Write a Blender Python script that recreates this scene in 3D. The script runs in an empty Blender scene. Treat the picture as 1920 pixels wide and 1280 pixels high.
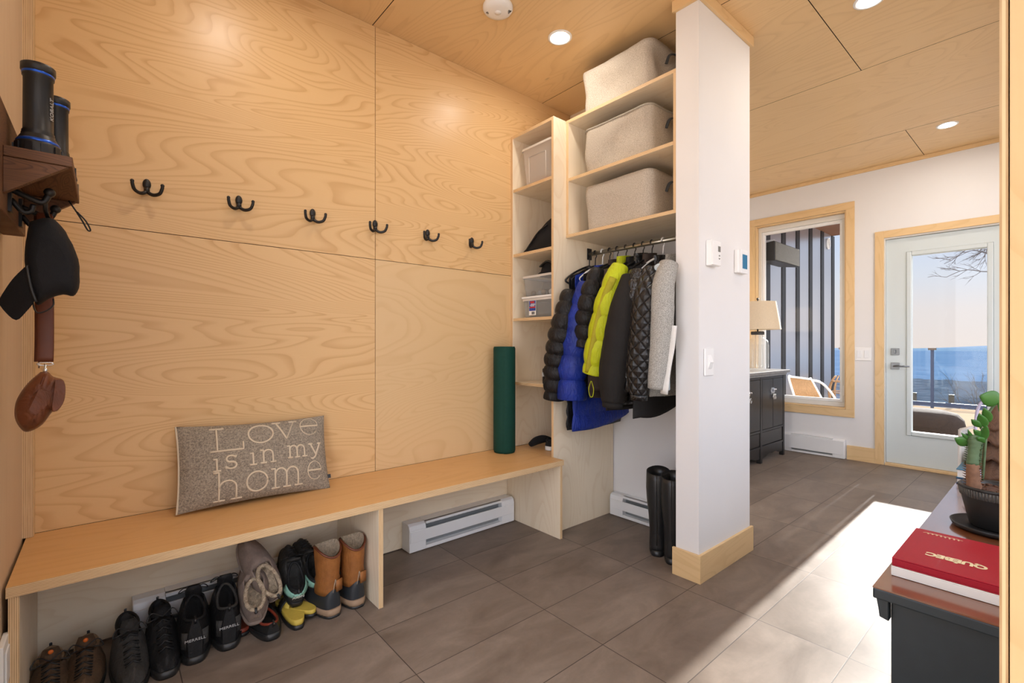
import bpy, math, random
import numpy as np
from mathutils import Vector, Matrix, noise

PI = math.pi
S = bpy.context.scene
COL = S.collection

# ------------------------------------------------------------------ camera
CAM_H = 1.10
FPX = 892.0
TH = math.atan2(1041, 892)
cd = bpy.data.cameras.new('camera')
cd.sensor_width = 36.0
cd.lens = FPX / 1920 * 36.0
cd.shift_y = 5.5 / 1920
cd.clip_start = 0.02
cd.clip_end = 9000
cam = bpy.data.objects.new('camera', cd)
COL.objects.link(cam)
cam.location = (0, 0, CAM_H)
cam.rotation_euler = (PI / 2, 0, TH - PI / 2)
S.camera = cam

# ------------------------------------------------------------------ colour management
S.view_settings.view_transform = 'Standard'
S.view_settings.look = 'None'
S.view_settings.gamma = 1
S.view_settings.use_curve_mapping = False
S.view_settings.exposure = 1.66

# ------------------------------------------------------------------ world
W = bpy.data.worlds.new('sky'); S.world = W; W.use_nodes = True
nt = W.node_tree; nt.nodes.clear()
wo = nt.nodes.new('ShaderNodeOutputWorld'); bg = nt.nodes.new('ShaderNodeBackground')
tc = nt.nodes.new('ShaderNodeTexCoord'); sx = nt.nodes.new('ShaderNodeSeparateXYZ')
cr = nt.nodes.new('ShaderNodeValToRGB')
nt.links.new(tc.outputs['Generated'], sx.inputs[0]); nt.links.new(sx.outputs['Z'], cr.inputs[0])
nt.links.new(cr.outputs[0], bg.inputs[0]); nt.links.new(bg.outputs[0], wo.inputs[0])
el = cr.color_ramp.elements
el[0].position = 0.0; el[0].color = (0.88, 0.80, 0.76, 1)
el[1].position = 0.30; el[1].color = (0.66, 0.72, 0.86, 1)
e = el.new(0.055); e.color = (0.86, 0.81, 0.80, 1)
e = el.new(0.11); e.color = (0.76, 0.81, 0.90, 1)
e = el.new(0.17); e.color = (0.66, 0.76, 0.95, 1)
e = el.new(0.75); e.color = (0.62, 0.66, 0.74, 1)
# sky above the view raised to send more light indoors
mm = nt.nodes.new('ShaderNodeMath'); mm.operation = 'MULTIPLY_ADD'
mm.inputs[1].default_value = 2.3; mm.inputs[2].default_value = 0.305
mx_ = nt.nodes.new('ShaderNodeMath'); mx_.operation = 'MAXIMUM'; mx_.inputs[1].default_value = 0.0
ms_ = nt.nodes.new('ShaderNodeMath'); ms_.operation = 'SUBTRACT'; ms_.inputs[1].default_value = 0.22
nt.links.new(sx.outputs['Z'], ms_.inputs[0]); nt.links.new(ms_.outputs[0], mx_.inputs[0]); nt.links.new(mx_.outputs[0], mm.inputs[0]); 
# sky on the unseen entry side raised as fill light for the room
my = nt.nodes.new('ShaderNodeMath'); my.operation = 'MULTIPLY_ADD'; my.inputs[1].default_value = -1.9; my.inputs[2].default_value = -0.3
my2 = nt.nodes.new('ShaderNodeMath'); my2.operation = 'MAXIMUM'; my2.inputs[1].default_value = 0.0
my3 = nt.nodes.new('ShaderNodeMath'); my3.operation = 'ADD'
my0 = nt.nodes.new('ShaderNodeVectorMath'); my0.operation = 'DOT_PRODUCT'; my0.inputs[1].default_value = (.86, .5, 0)
nt.links.new(tc.outputs['Generated'], my0.inputs[0]); nt.links.new(my0.outputs['Value'], my.inputs[0]); nt.links.new(my.outputs[0], my2.inputs[0]); nt.links.new(my2.outputs[0], my3.inputs[1]); nt.links.new(mm.outputs[0], my3.inputs[0])
nt.links.new(my3.outputs[0], bg.inputs[1])

# ------------------------------------------------------------------ sun (low, straight through the glazed door)
sd = bpy.data.lights.new('sun', 'SUN'); sd.energy = 5.8; sd.angle = 0.012; sd.color = (1.0, 0.96, 0.90)
sun = bpy.data.objects.new('sun', sd); COL.objects.link(sun)
sun.rotation_euler = Vector((-1, -0.016, -0.24)).to_track_quat('-Z', 'Y').to_euler()

LAMP_E = 70.0        # emission strength of each recessed ceiling lamp
LAMP_C = (1.0, 0.93, 0.84)

# ------------------------------------------------------------------ calibrated picture -> place helper
Fv = Vector((math.cos(TH), math.sin(TH), 0)); Rv = Vector((math.sin(TH), -math.cos(TH), 0)); Uv = Vector((0, 0, 1))
def at(u, v, x=None, y=None, z=None):
    D = Fv + Rv * ((u - 960) / FPX) - Uv * ((v - 645.5) / FPX)
    if x is not None: t = x / D.x
    elif y is not None: t = y / D.y
    else: t = (z - CAM_H) / D.z
    return Vector((0, 0, CAM_H)) + D * t

# ------------------------------------------------------------------ materials
def new_mat(name):
    m = bpy.data.materials.new(name); m.use_nodes = True
    n = m.node_tree.nodes; p = n['Principled BSDF']
    return m, m.node_tree, p
def setp(p, **k):
    for a, b in k.items():
        nm = {'rough': 'Roughness', 'metal': 'Metallic', 'spec': 'Specular IOR Level', 'coat': 'Coat Weight', 'coatr': 'Coat Roughness',
              'sheen': 'Sheen Weight', 'alpha': 'Alpha', 'trans': 'Transmission Weight', 'emis': 'Emission Strength'}[a]
        p.inputs[nm].default_value = b
def L(t, a, b): t.links.new(a, b)
def node(t, kind, **k):
    n = t.nodes.new('ShaderNode' + kind)
    for a, b in k.items(): setattr(n, a, b)
    return n
def mapping(t, src, scale=(1, 1, 1), loc=(0, 0, 0)):
    m = node(t, 'Mapping'); m.inputs['Scale'].default_value = scale; m.inputs['Location'].default_value = loc
    L(t, src, m.inputs[0]); return m.outputs[0]
def ramp(t, src, stops):
    r = node(t, 'ValToRGB'); e = r.color_ramp.elements
    while len(e) < len(stops): e.new(0.5)
    for i, (p, c) in enumerate(stops):
        e[i].position = p; e[i].color = (*c, 1) if not isinstance(c, (int, float)) else (c, c, c, 1)
    L(t, src, r.inputs[0]); return r.outputs[0]
def mixc(t, fac, a, b, mode='MIX'):
    m = node(t, 'Mix', data_type='RGBA', blend_type=mode)
    for i, x in ((0, fac), (6, a), (7, b)):
        if hasattr(x, 'links') or isinstance(x, bpy.types.NodeSocket): L(t, x, m.inputs[i])
        elif isinstance(x, (int, float)): m.inputs[i].default_value = x
        else: m.inputs[i].default_value = (*x, 1)
    return m.outputs[2]
def mth(t, op, a, b=None):
    m = node(t, 'Math', operation=op)
    for i, x in enumerate((a, b)):
        if x is None: continue
        if isinstance(x, bpy.types.NodeSocket): L(t, x, m.inputs[i])
        else: m.inputs[i].default_value = x
    return m.outputs[0]
def noise_n(t, vec, scale=5, detail=3, rough=.5, dist=0):
    n = node(t, 'TexNoise'); n.inputs['Scale'].default_value = scale; n.inputs['Detail'].default_value = detail
    n.inputs['Roughness'].default_value = rough; n.inputs['Distortion'].default_value = dist
    L(t, vec, n.inputs['Vector']); return n.outputs['Fac']
def bump(t, p, h, strength=.3, dist=.01):
    b = node(t, 'Bump'); b.inputs['Strength'].default_value = strength; b.inputs['Distance'].default_value = dist
    L(t, h, b.inputs['Height']); L(t, b.outputs[0], p.inputs['Normal'])

def flat(name, c, rough=.5, metal=0, spec=.5, var=0.0, vscale=20, bmp=0, bscale=200, **k):
    m, t, p = new_mat(name)
    p.inputs['Base Color'].default_value = (*c, 1); setp(p, rough=rough, metal=metal, spec=spec, **k)
    tc = node(t, 'TexCoord').outputs['Object']
    n = noise_n(t, tc, vscale, 4)
    if var:
        L(t, mixc(t, n, [x * (1 - var) for x in c], [min(1, x * (1 + var)) for x in c]), p.inputs['Base Color'])
    if bmp: bump(t, p, noise_n(t, tc, bscale, 3), bmp, .002)
    return m

def wood(name, light, dark, rings=22, sc=(.55, 3.2), line=.35, rough=.38, spec=.45, fibre=.10, knots=False, bmpk=0.0):
    """plywood veneer: contour lines of a stretched noise give the cathedral grain; u runs along the grain"""
    m, t, p = new_mat(name)
    uv = node(t, 'UVMap').outputs[0]
    n1 = noise_n(t, mapping(t, uv, (sc[0], sc[1], 1)), 1.0, 2.2, .32, .9)
    rg = mth(t, 'FRACT', mth(t, 'MULTIPLY', n1, rings))
    ln = ramp(t, rg, [(0.0, 0.25), (.10, 0.0), (.60, .06), (.93, 1.0), (.97, 1.0), (1.0, 0.25)])
    n2 = noise_n(t, mapping(t, uv, (1.2, 9, 1)), 1.0, 3, .6)
    fac = mth(t, 'MULTIPLY', ln, mth(t, 'MULTIPLY', mth(t, 'ADD', n2, .2), line * 1.5))
    base = mixc(t, fac, light, dark)
    n3 = noise_n(t, mapping(t, uv, (6, 330, 1)), 1.0, 2, .6)
    base = mixc(t, mth(t, 'MULTIPLY', n3, fibre * 2), base, dark)
    n4 = noise_n(t, mapping(t, uv, (.9, 2.2, 1)), 1.0, 2, .5)
    base = mixc(t, mth(t, 'MULTIPLY', n4, .30), base, [a * .55 + b * .45 for a, b in zip(light, dark)])
    if knots:
        v = node(t, 'TexVoronoi'); v.inputs['Scale'].default_value = 1.0
        L(t, mapping(t, uv, (2.1, 5.5, 1)), v.inputs['Vector'])
        k = ramp(t, v.outputs['Distance'], [(0.0, 1.0), (.045, .8), (.075, 0.0)])
        kk = mth(t, 'MULTIPLY', k, ramp(t, noise_n(t, mapping(t, uv, (.7, .9, 1)), 1.4, 1), [(.5, 0.0), (.56, .75)]))
        base = mixc(t, kk, base, [x * .35 for x in dark])
    L(t, base, p.inputs['Base Color']); setp(p, rough=rough, spec=spec)
    L(t, ramp(t, n2, [(.2, rough * .85), (.8, rough * 1.2)]), p.inputs['Roughness'])
    return m
def plyedge(name, a, b):
    m, t, p = new_mat(name)
    uv = node(t, 'UVMap').outputs[0]; s = node(t, 'SeparateXYZ'); L(t, uv, s.inputs[0])
    f = mth(t, 'FRACT', mth(t, 'MULTIPLY', s.outputs['Y'], 230))
    c = ramp(t, f, [(0, 0.0), (.45, .05), (.55, 1.0), (.95, .9), (1, 0.0)])
    n = noise_n(t, mapping(t, uv, (14, 200, 1)), 1, 3)
    L(t, mixc(t, mth(t, 'MULTIPLY', c, mth(t, 'ADD', n, .25)), a, b), p.inputs['Base Color']); setp(p, rough=.6)
    return m
def fabric(name, c, rough=.8, weave=900, b=.4, var=.15, wr=0.0, wrs=25, spec=.3, sheen=0.0, c2=None, vs=120):
    m, t, p = new_mat(name)
    o = node(t, 'TexCoord').outputs['Object']
    n = noise_n(t, o, vs, 4, .7)
    a = c2 or [x * (1 - var) for x in c]
    L(t, mixc(t, ramp(t, n, [(.35, 0.0), (.65, 1.0)]), a, c), p.inputs['Base Color'])
    h = noise_n(t, o, weave, 2)
    if wr:
        w = noise_n(t, mapping(t, o, (1, 1, .45)), wrs, 3, .6, 1.2)
        h = mth(t, 'ADD', mth(t, 'MULTIPLY', h, .04), mth(t, 'MULTIPLY', w, wr))
        bump(t, p, h, 1.0, .012)
    else: bump(t, p, h, b, .002)
    setp(p, rough=rough, spec=spec, sheen=sheen)
    return m

M = {}
M['wall_ply'] = wood('maple plywood panel', (.77, .52, .26), (.57, .32, .13), rings=46, sc=(.42, 3.1), line=.60, rough=.36, spec=.4, knots=False)
M['pale_maple'] = wood('pale maple plywood panel', (.74, .52, .28), (.58, .36, .16), rings=34, sc=(.9, 1.8), line=.30, rough=.34)
M['ceil_ply'] = wood('ceiling plywood', (.80, .56, .29), (.56, .34, .15), rings=26, sc=(.7, 2.4), line=.30, rough=.34, spec=.5, knots=True)
M['birch'] = wood('birch plywood', (.88, .76, .58), (.74, .58, .39), rings=16, sc=(.9, 4.0), line=.42, rough=.5)
M['bench_ply'] = wood('oiled plywood bench', (.70, .41, .165), (.54, .27, .09), rings=14, sc=(.7, 3.0), line=.28, rough=.36)
M['pale_ply'] = wood('pale wall plywood', (.66, .50, .34), (.52, .37, .23), rings=8, sc=(.5, 3), line=.2, rough=.5)
M['edge'] = plyedge('plywood edge', (.80, .58, .33), (.40, .22, .09))
M['trim'] = wood('clear trim wood', (.78, .55, .29), (.58, .36, .15), rings=12, sc=(1, 5), line=.3, rough=.42)
M['gap'] = flat('dark joint', (.03, .02, .012), .9)
M['white'] = flat('white wall paint', (.77, .755, .745), .75, var=.025, vscale=4, bmp=.08, bscale=160)
M['plastic_w'] = flat('white plastic', (.85, .84, .82), .35)
M['enamel'] = flat('white enamelled steel', (.80, .80, .80), .3)
M['dark_in'] = flat('dark inside', (.04, .04, .04), .7)
M['grey_in'] = flat('grey fin metal', (.35, .37, .38), .4, .6)
M['door_w'] = flat('pale painted door', (.62, .68, .68), .45)
M['vinyl'] = flat('vinyl window frame', (.70, .68, .63), .4)
M['nickel'] = flat('dark nickel', (.16, .17, .18), .3, .9)
M['chrome'] = flat('bright metal', (.75, .75, .75), .18, 1)
M['black_iron'] = flat('black cast iron', (.008, .007, .007), .45)
M['black_pl'] = flat('black plastic', (.012, .012, .013), .4)
M['cap'] = fabric('black cotton cap cloth', (.012, .012, .014), .85, 700)
M['blue_ring'] = flat('blue anodised ring', (.02, .10, .55), .3, .6)
M['rustic'] = wood('stained rustic wood', (.20, .085, .032), (.06, .022, .009), rings=30, sc=(2, 16), line=.8, rough=.6, fibre=.4)
M['leather'] = fabric('cognac leather', (.20, .055, .018), .38, 900, wr=.5, wrs=22, spec=.5, var=.35, vs=14)
M['leather_s'] = flat('dark cognac strap', (.13, .032, .012), .45, var=.2)
M['mat'] = flat('green foam mat', (.007, .050, .036), .7, spec=.2, var=.12, vscale=60, bmp=.3, bscale=500)
M['fleece'] = fabric('cream fleece', (.70, .56, .40), 1, 260, b=1, var=.4, wr=1.0, wrs=120, vs=60)
M['linen'] = fabric('woven linen basket', (.60, .53, .44), .95, 500, b=.8, c2=(.36, .31, .25), vs=260)
M['linen_trim'] = fabric('linen binding', (.40, .36, .30), .95, 500)
M['felt'] = flat('dark grey felt', (.05, .05, .05), .95)
M['rod'] = flat('brushed metal rod', (.42, .38, .30), .32, .85)
M['lid'] = flat('white lid', (.8, .8, .8), .4)
M['paper'] = flat('book pages', (.82, .80, .76), .8)
M['red'] = flat('crimson book cloth', (.34, .006, .020), .5, spec=.25, var=.12, vscale=300, bmp=.2, bscale=600)
M['gold'] = flat('gold foil', (.78, .68, .42), .4, .2)
M['navy'] = flat('navy book cover', (.02, .05, .12), .5)
M['teal'] = flat('blue book cover', (.03, .16, .28), .5)
M['green_b'] = flat('green book cover', (.05, .25, .16), .5)
M['dresser'] = flat('charcoal painted wood', (.018, .027, .033), .45, var=.2, vscale=30)
M['dresser_top'] = wood('walnut stained top', (.22, .075, .028), (.10, .03, .012), rings=26, sc=(3, 1.2), line=.4, rough=.2, spec=.6, fibre=.3); M['dresser_top'].node_tree.nodes['Principled BSDF'].inputs['Coat Weight'].default_value = .8; M['dresser_top'].node_tree.nodes['Principled BSDF'].inputs['Coat Roughness'].default_value = .12
M['pot'] = flat('black clay pot', (.018, .018, .018), .45, var=.3, vscale=60)
M['pot_rib'] = flat('worn pot rim', (.10, .095, .085), .6, var=.6, vscale=200)
M['soil'] = flat('potting soil', (.09, .04, .022), 1, var=.6, vscale=200, bmp=1, bscale=150)
M['leaf'] = flat('green leaf', (.04, .15, .022), .4, var=.4, vscale=30)
M['cactus'] = flat('cactus stem', (.09, .15, .07), .6, var=.4, vscale=50)
M['cactus_b'] = flat('brown woody stem', (.20, .10, .055), .8, var=.4, vscale=90)
M['carved'] = wood('carved dark wood', (.17, .085, .045), (.05, .022, .012), rings=30, sc=(20, 8), line=.7, rough=.45, fibre=.5)
M['shade'] = fabric('linen lamp shade', (.74, .60, .42), .9, 700, b=.5, var=.1)
M['cork'] = flat('dark lamp cap', (.05, .045, .04), .5)
M['lacquer'] = flat('black lacquer', (.018, .017, .017), .33, var=.4, vscale=25, spec=.5)
M['lacq_top'] = flat('worn lacquer top', (.22, .21, .20), .35, var=.4, vscale=30)
M['lime'] = fabric('lime nylon', (.52, .58, .012), .42, 800, wr=.8, wrs=30, var=.10, vs=10)
M['limetrim'] = fabric('mustard side panel', (.40, .35, .02), .6, 800, wr=.2, var=.1)
M['navyblue'] = fabric('royal blue nylon', (.012, .035, .30), .34, 800, wr=.9, wrs=30, var=.3, vs=10)
M['blk_puff'] = fabric('black down nylon', (.010, .010, .012), .42, 800, wr=.9, wrs=30, var=.3, vs=10)
M['blk_shiny'] = fabric('glossy black nylon', (.008, .008, .009), .22, 800, wr=1.0, wrs=35, var=.3, vs=10, spec=.7)
M['blk_soft'] = fabric('black softshell', (.016, .014, .013), .8, 900, wr=.3, wrs=14, vs=10)
M['brown_soft'] = fabric('dark taupe cloth', (.05, .035, .03), .8, 900, wr=.3, wrs=14, vs=10)
M['greyknit'] = fabric('flecked grey fleece', (.62, .60, .55), .95, 600, b=1, c2=(.16, .155, .14), vs=330)
M['whitecloth'] = fabric('white lining', (.72, .70, .66), .8, 900, wr=.2, wrs=10, var=.05)
M['paleblue'] = fabric('pale blue lining', (.50, .58, .62), .8, 900, wr=.3, wrs=14, var=.05)
M['rubber'] = flat('black rubber', (.016, .016, .016), .38, var=.3, vscale=20, bmp=.15, bscale=40)
M['tan'] = fabric('tan boot leather', (.36, .135, .035), .5, 700, wr=.5, wrs=18, var=.35, vs=16)
M['navy_rub'] = flat('slate rubber shell', (.022, .025, .029), .5, var=.2)
M['sole_tan'] = flat('tan midsole', (.32, .21, .13), .7)
M['suede'] = fabric('taupe suede', (.27, .205, .17), .95, 500, b=.5, wr=.25, wrs=20, var=.2, vs=40)
M['shoe_blk'] = fabric('black shoe fabric', (.014, .014, .015), .6, 600, wr=.4, wrs=40, var=.3)
M['shoe_gry'] = fabric('charcoal shoe mesh', (.05, .048, .045), .75, 600, wr=.4, wrs=40, var=.3)
M['shoe_brn'] = fabric('brown shoe leather', (.12, .075, .045), .6, 600, wr=.3, wrs=40, var=.3)
M['lining'] = flat('worn lining', (.28, .20, .13), .9, var=.3, vscale=40)
M['mint'] = fabric('mint band', (.30, .58, .47), .6, 700)
M['yellow'] = flat('yellow sole foam', (.60, .44, .07), .6, var=.15, vscale=40)
M['sandal_red'] = flat('red brown strap', (.24, .04, .02), .45, var=.2)
M['grey_letter'] = flat('grey lettering', (.45, .45, .45), .5)
M['pal_letter'] = flat('cream wool', (.66, .56, .42), .95, bmp=.5, bscale=900)
M['pillow'] = fabric('marled grey wool', (.44, .375, .29), .95, 500, b=.9, c2=(.17, .145, .12), vs=170)
M['clad'] = flat('steel cladding', (.55, .56, .60), .28, .8)
M['clad_shade'] = flat('shade-dark cladding recess', (.02, .02, .022), .5, .3)  # recess shade painted dark; the metal itself matches the cladding
M['soffit'] = wood('brown soffit board', (.22, .10, .05), (.13, .05, .02), rings=10, sc=(1, 8), line=.3, rough=.6)
M['rattan'] = flat('rattan', (.42, .24, .11), .6, var=.3, vscale=60)
M['pouf'] = fabric('dark brown wicker', (.035, .02, .013), .95, 300, b=1, c2=(.008, .005, .004), vs=90)
M['railmetal'] = flat('dark rail metal', (.05, .065, .11), .45, .5)
M['clip'] = flat('bronze clip', (.12, .09, .07), .4, .6)
M['twig'] = flat('bare twig bark', (.07, .055, .05), .9)
M['speaker'] = fabric('speaker grille cloth', (.26, .255, .235), .9, 800, b=1, var=.4)
M['red_cable'] = flat('red cloth', (.70, .07, .04), .6)

def glass_mat(name, tint=(1, 1, 1), refl=.08, rough=0.0):
    m = bpy.data.materials.new(name); m.use_nodes = True; t = m.node_tree; t.nodes.clear()
    o = node(t, 'OutputMaterial'); mx = node(t, 'MixShader'); tr = node(t, 'BsdfTransparent'); g = node(t, 'BsdfGlossy')
    tr.inputs[0].default_value = (*tint, 1); g.inputs['Roughness'].default_value = rough
    lw = node(t, 'LayerWeight'); lw.inputs[0].default_value = .12
    f = mth(t, 'ADD', mth(t, 'MULTIPLY', lw.outputs['Fresnel'], .35), refl * .12)
    L(t, f, mx.inputs[0]); L(t, tr.outputs[0], mx.inputs[1]); L(t, g.outputs[0], mx.inputs[2]); L(t, mx.outputs[0], o.inputs[0])
    return m
M['glass'] = glass_mat('clear window glass')
M['rail_glass'] = glass_mat('railing glass', (.88, .94, .96))
def clear_pl(name, c, fac):
    m = bpy.data.materials.new(name); m.use_nodes = True; t = m.node_tree; p = t.nodes['Principled BSDF']
    p.inputs['Base Color'].default_value = (*c, 1); setp(p, rough=.25)
    o = t.nodes['Material Output']; mx = node(t, 'MixShader'); tr = node(t, 'BsdfTransparent')
    mx.inputs[0].default_value = fac; L(t, tr.outputs[0], mx.inputs[1]); L(t, p.outputs[0], mx.inputs[2]); L(t, mx.outputs[0], o.inputs[0])
    return m
M['clearbin'] = clear_pl('translucent plastic', (.80, .74, .68), .42)
M['clearrim'] = clear_pl('translucent plastic rim', (.85, .80, .75), .7)
M['smokebin'] = clear_pl('clear grey plastic', (.45, .47, .48), .38)
M['jar'] = clear_pl('clear glass jar', (.80, .82, .80), .16)

def emit(name, c, s):
    m = bpy.data.materials.new(name); m.use_nodes = True; t = m.node_tree; t.nodes.clear()
    o = node(t, 'OutputMaterial'); e = node(t, 'Emission'); e.inputs[0].default_value = (*c, 1); e.inputs[1].default_value = s
    L(t, e.outputs[0], o.inputs[0]); return m
M['lamp_on'] = emit('lit ceiling lamp', LAMP_C, LAMP_E)
M['screen'] = emit('blue display', (.10, .30, .50), .22)
def plain_lcd():
    return flat('grey display', (.16, .15, .13), .3)
M['lcd'] = plain_lcd()

def floor_mat():
    m, t, p = new_mat('grey brown floor tile')
    tc = node(t, 'TexCoord').outputs['Object']; s = node(t, 'SeparateXYZ'); L(t, tc, s.inputs[0])
    def cell(o, off, pitch, gap):
        a = mth(t, 'DIVIDE', mth(t, 'SUBTRACT', o, off), pitch)
        f = mth(t, 'FRACT', a); d = mth(t, 'MULTIPLY', mth(t, 'MINIMUM', f, mth(t, 'SUBTRACT', 1.0, f)), pitch)
        return mth(t, 'FLOOR', a), mth(t, 'LESS_THAN', d, gap)
    ix, gx = cell(s.outputs['X'], .79 - .597 * 4, .597, .0016)
    iy, gy = cell(s.outputs['Y'], .803 - .3045 * 8, .3045, .0016)
    g = mth(t, 'MAXIMUM', gx, gy)
    cb = node(t, 'CombineXYZ'); L(t, ix, cb.inputs[0]); L(t, iy, cb.inputs[1])
    wn = node(t, 'TexWhiteNoise', noise_dimensions='3D'); L(t, cb.outputs[0], wn.inputs[0])
    vv = node(t, 'VectorMath', operation='ADD'); L(t, tc, vv.inputs[0])
    sc = node(t, 'VectorMath', operation='SCALE'); L(t, wn.outputs['Color'], sc.inputs[0]); sc.inputs['Scale'].default_value = 9
    L(t, sc.outputs[0], vv.inputs[1])
    n = noise_n(t, mapping(t, vv.outputs[0], (1, 2, 1)), 3.2, 6, .62, .5)
    n2 = noise_n(t, tc, 60, 4, .7)
    c = mixc(t, ramp(t, n, [(.3, 0.0), (.7, 1.0)]), (.150, .112, .086), (.275, .218, .175))
    c = mixc(t, mth(t, 'MULTIPLY', n2, .3), c, (.10, .08, .062))
    c = mixc(t, g, c, (.055, .042, .034))
    L(t, c, p.inputs['Base Color'])
    L(t, ramp(t, n, [(.3, .44), (.7, .56)]), p.inputs['Roughness'])
    setp(p, spec=.26)
    bump(t, p, mth(t, 'SUBTRACT', mth(t, 'MULTIPLY', n2, .15), g), .25, .002)
    return m
M['floor'] = floor_mat()
def deck_mat():
    m, t, p = new_mat('weathered deck boards')
    tc = node(t, 'TexCoord').outputs['Object']; s = node(t, 'SeparateXYZ'); L(t, tc, s.inputs[0])
    f = mth(t, 'FRACT', mth(t, 'DIVIDE', s.outputs['X'], .14)); g = mth(t, 'LESS_THAN', f, .07)
    n = noise_n(t, mapping(t, tc, (30, 1, 1)), 1, 4)
    L(t, mixc(t, g, mixc(t, n, (.26, .185, .12), (.36, .27, .18)), (.10, .07, .05)), p.inputs['Base Color']); setp(p, rough=1, spec=0); return m
M['deck'] = deck_mat()
def pattern_diamond():
    m, t, p = new_mat('diamond quilted black nylon')
    uv = node(t, 'UVMap').outputs[0]; s = node(t, 'SeparateXYZ'); L(t, uv, s.inputs[0])
    def tri(a):
        f = mth(t, 'FRACT', a); return mth(t, 'ABSOLUTE', mth(t, 'SUBTRACT', f, .5))
    a = tri(mth(t, 'MULTIPLY', mth(t, 'ADD', s.outputs['X'], s.outputs['Y']), 17)); b = tri(mth(t, 'MULTIPLY', mth(t, 'SUBTRACT', s.outputs['X'], s.outputs['Y']), 17))
    h = mth(t, 'POWER', mth(t, 'MULTIPLY', mth(t, 'MINIMUM', mth(t, 'SUBTRACT', .5, a), mth(t, 'SUBTRACT', .5, b)), 2), .4)
    w = noise_n(t, uv, 60, 3)
    bump(t, p, mth(t, 'ADD', h, mth(t, 'MULTIPLY', w, .25)), 1.0, .012)
    p.inputs['Base Color'].default_value = (.014, .013, .013, 1); setp(p, rough=.36); return m
M['quilt'] = pattern_diamond()
def forest(name, a, b, sc):
    m, t, p = new_mat(name); tc = node(t, 'TexCoord').outputs['Object']
    n = noise_n(t, tc, sc, 8, .75)
    L(t, mixc(t, ramp(t, n, [(.35, 0.0), (.65, 1.0)]), a, b), p.inputs['Base Color']); setp(p, rough=1, spec=0); return m
M['forest_near'] = forest('dark winter forest', (.02, .027, .04), (.07, .08, .10), .08)
M['forest_haze'] = forest('haze-tinted distant forest', (.045, .075, .125), (.075, .11, .165), .01)  # distance haze put into the base colour as blue
M['ridge'] = forest('far haze-tinted ridge', (.08, .115, .16), (.10, .135, .18), .005)  # paler blue of the haze painted into the hill colour

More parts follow.
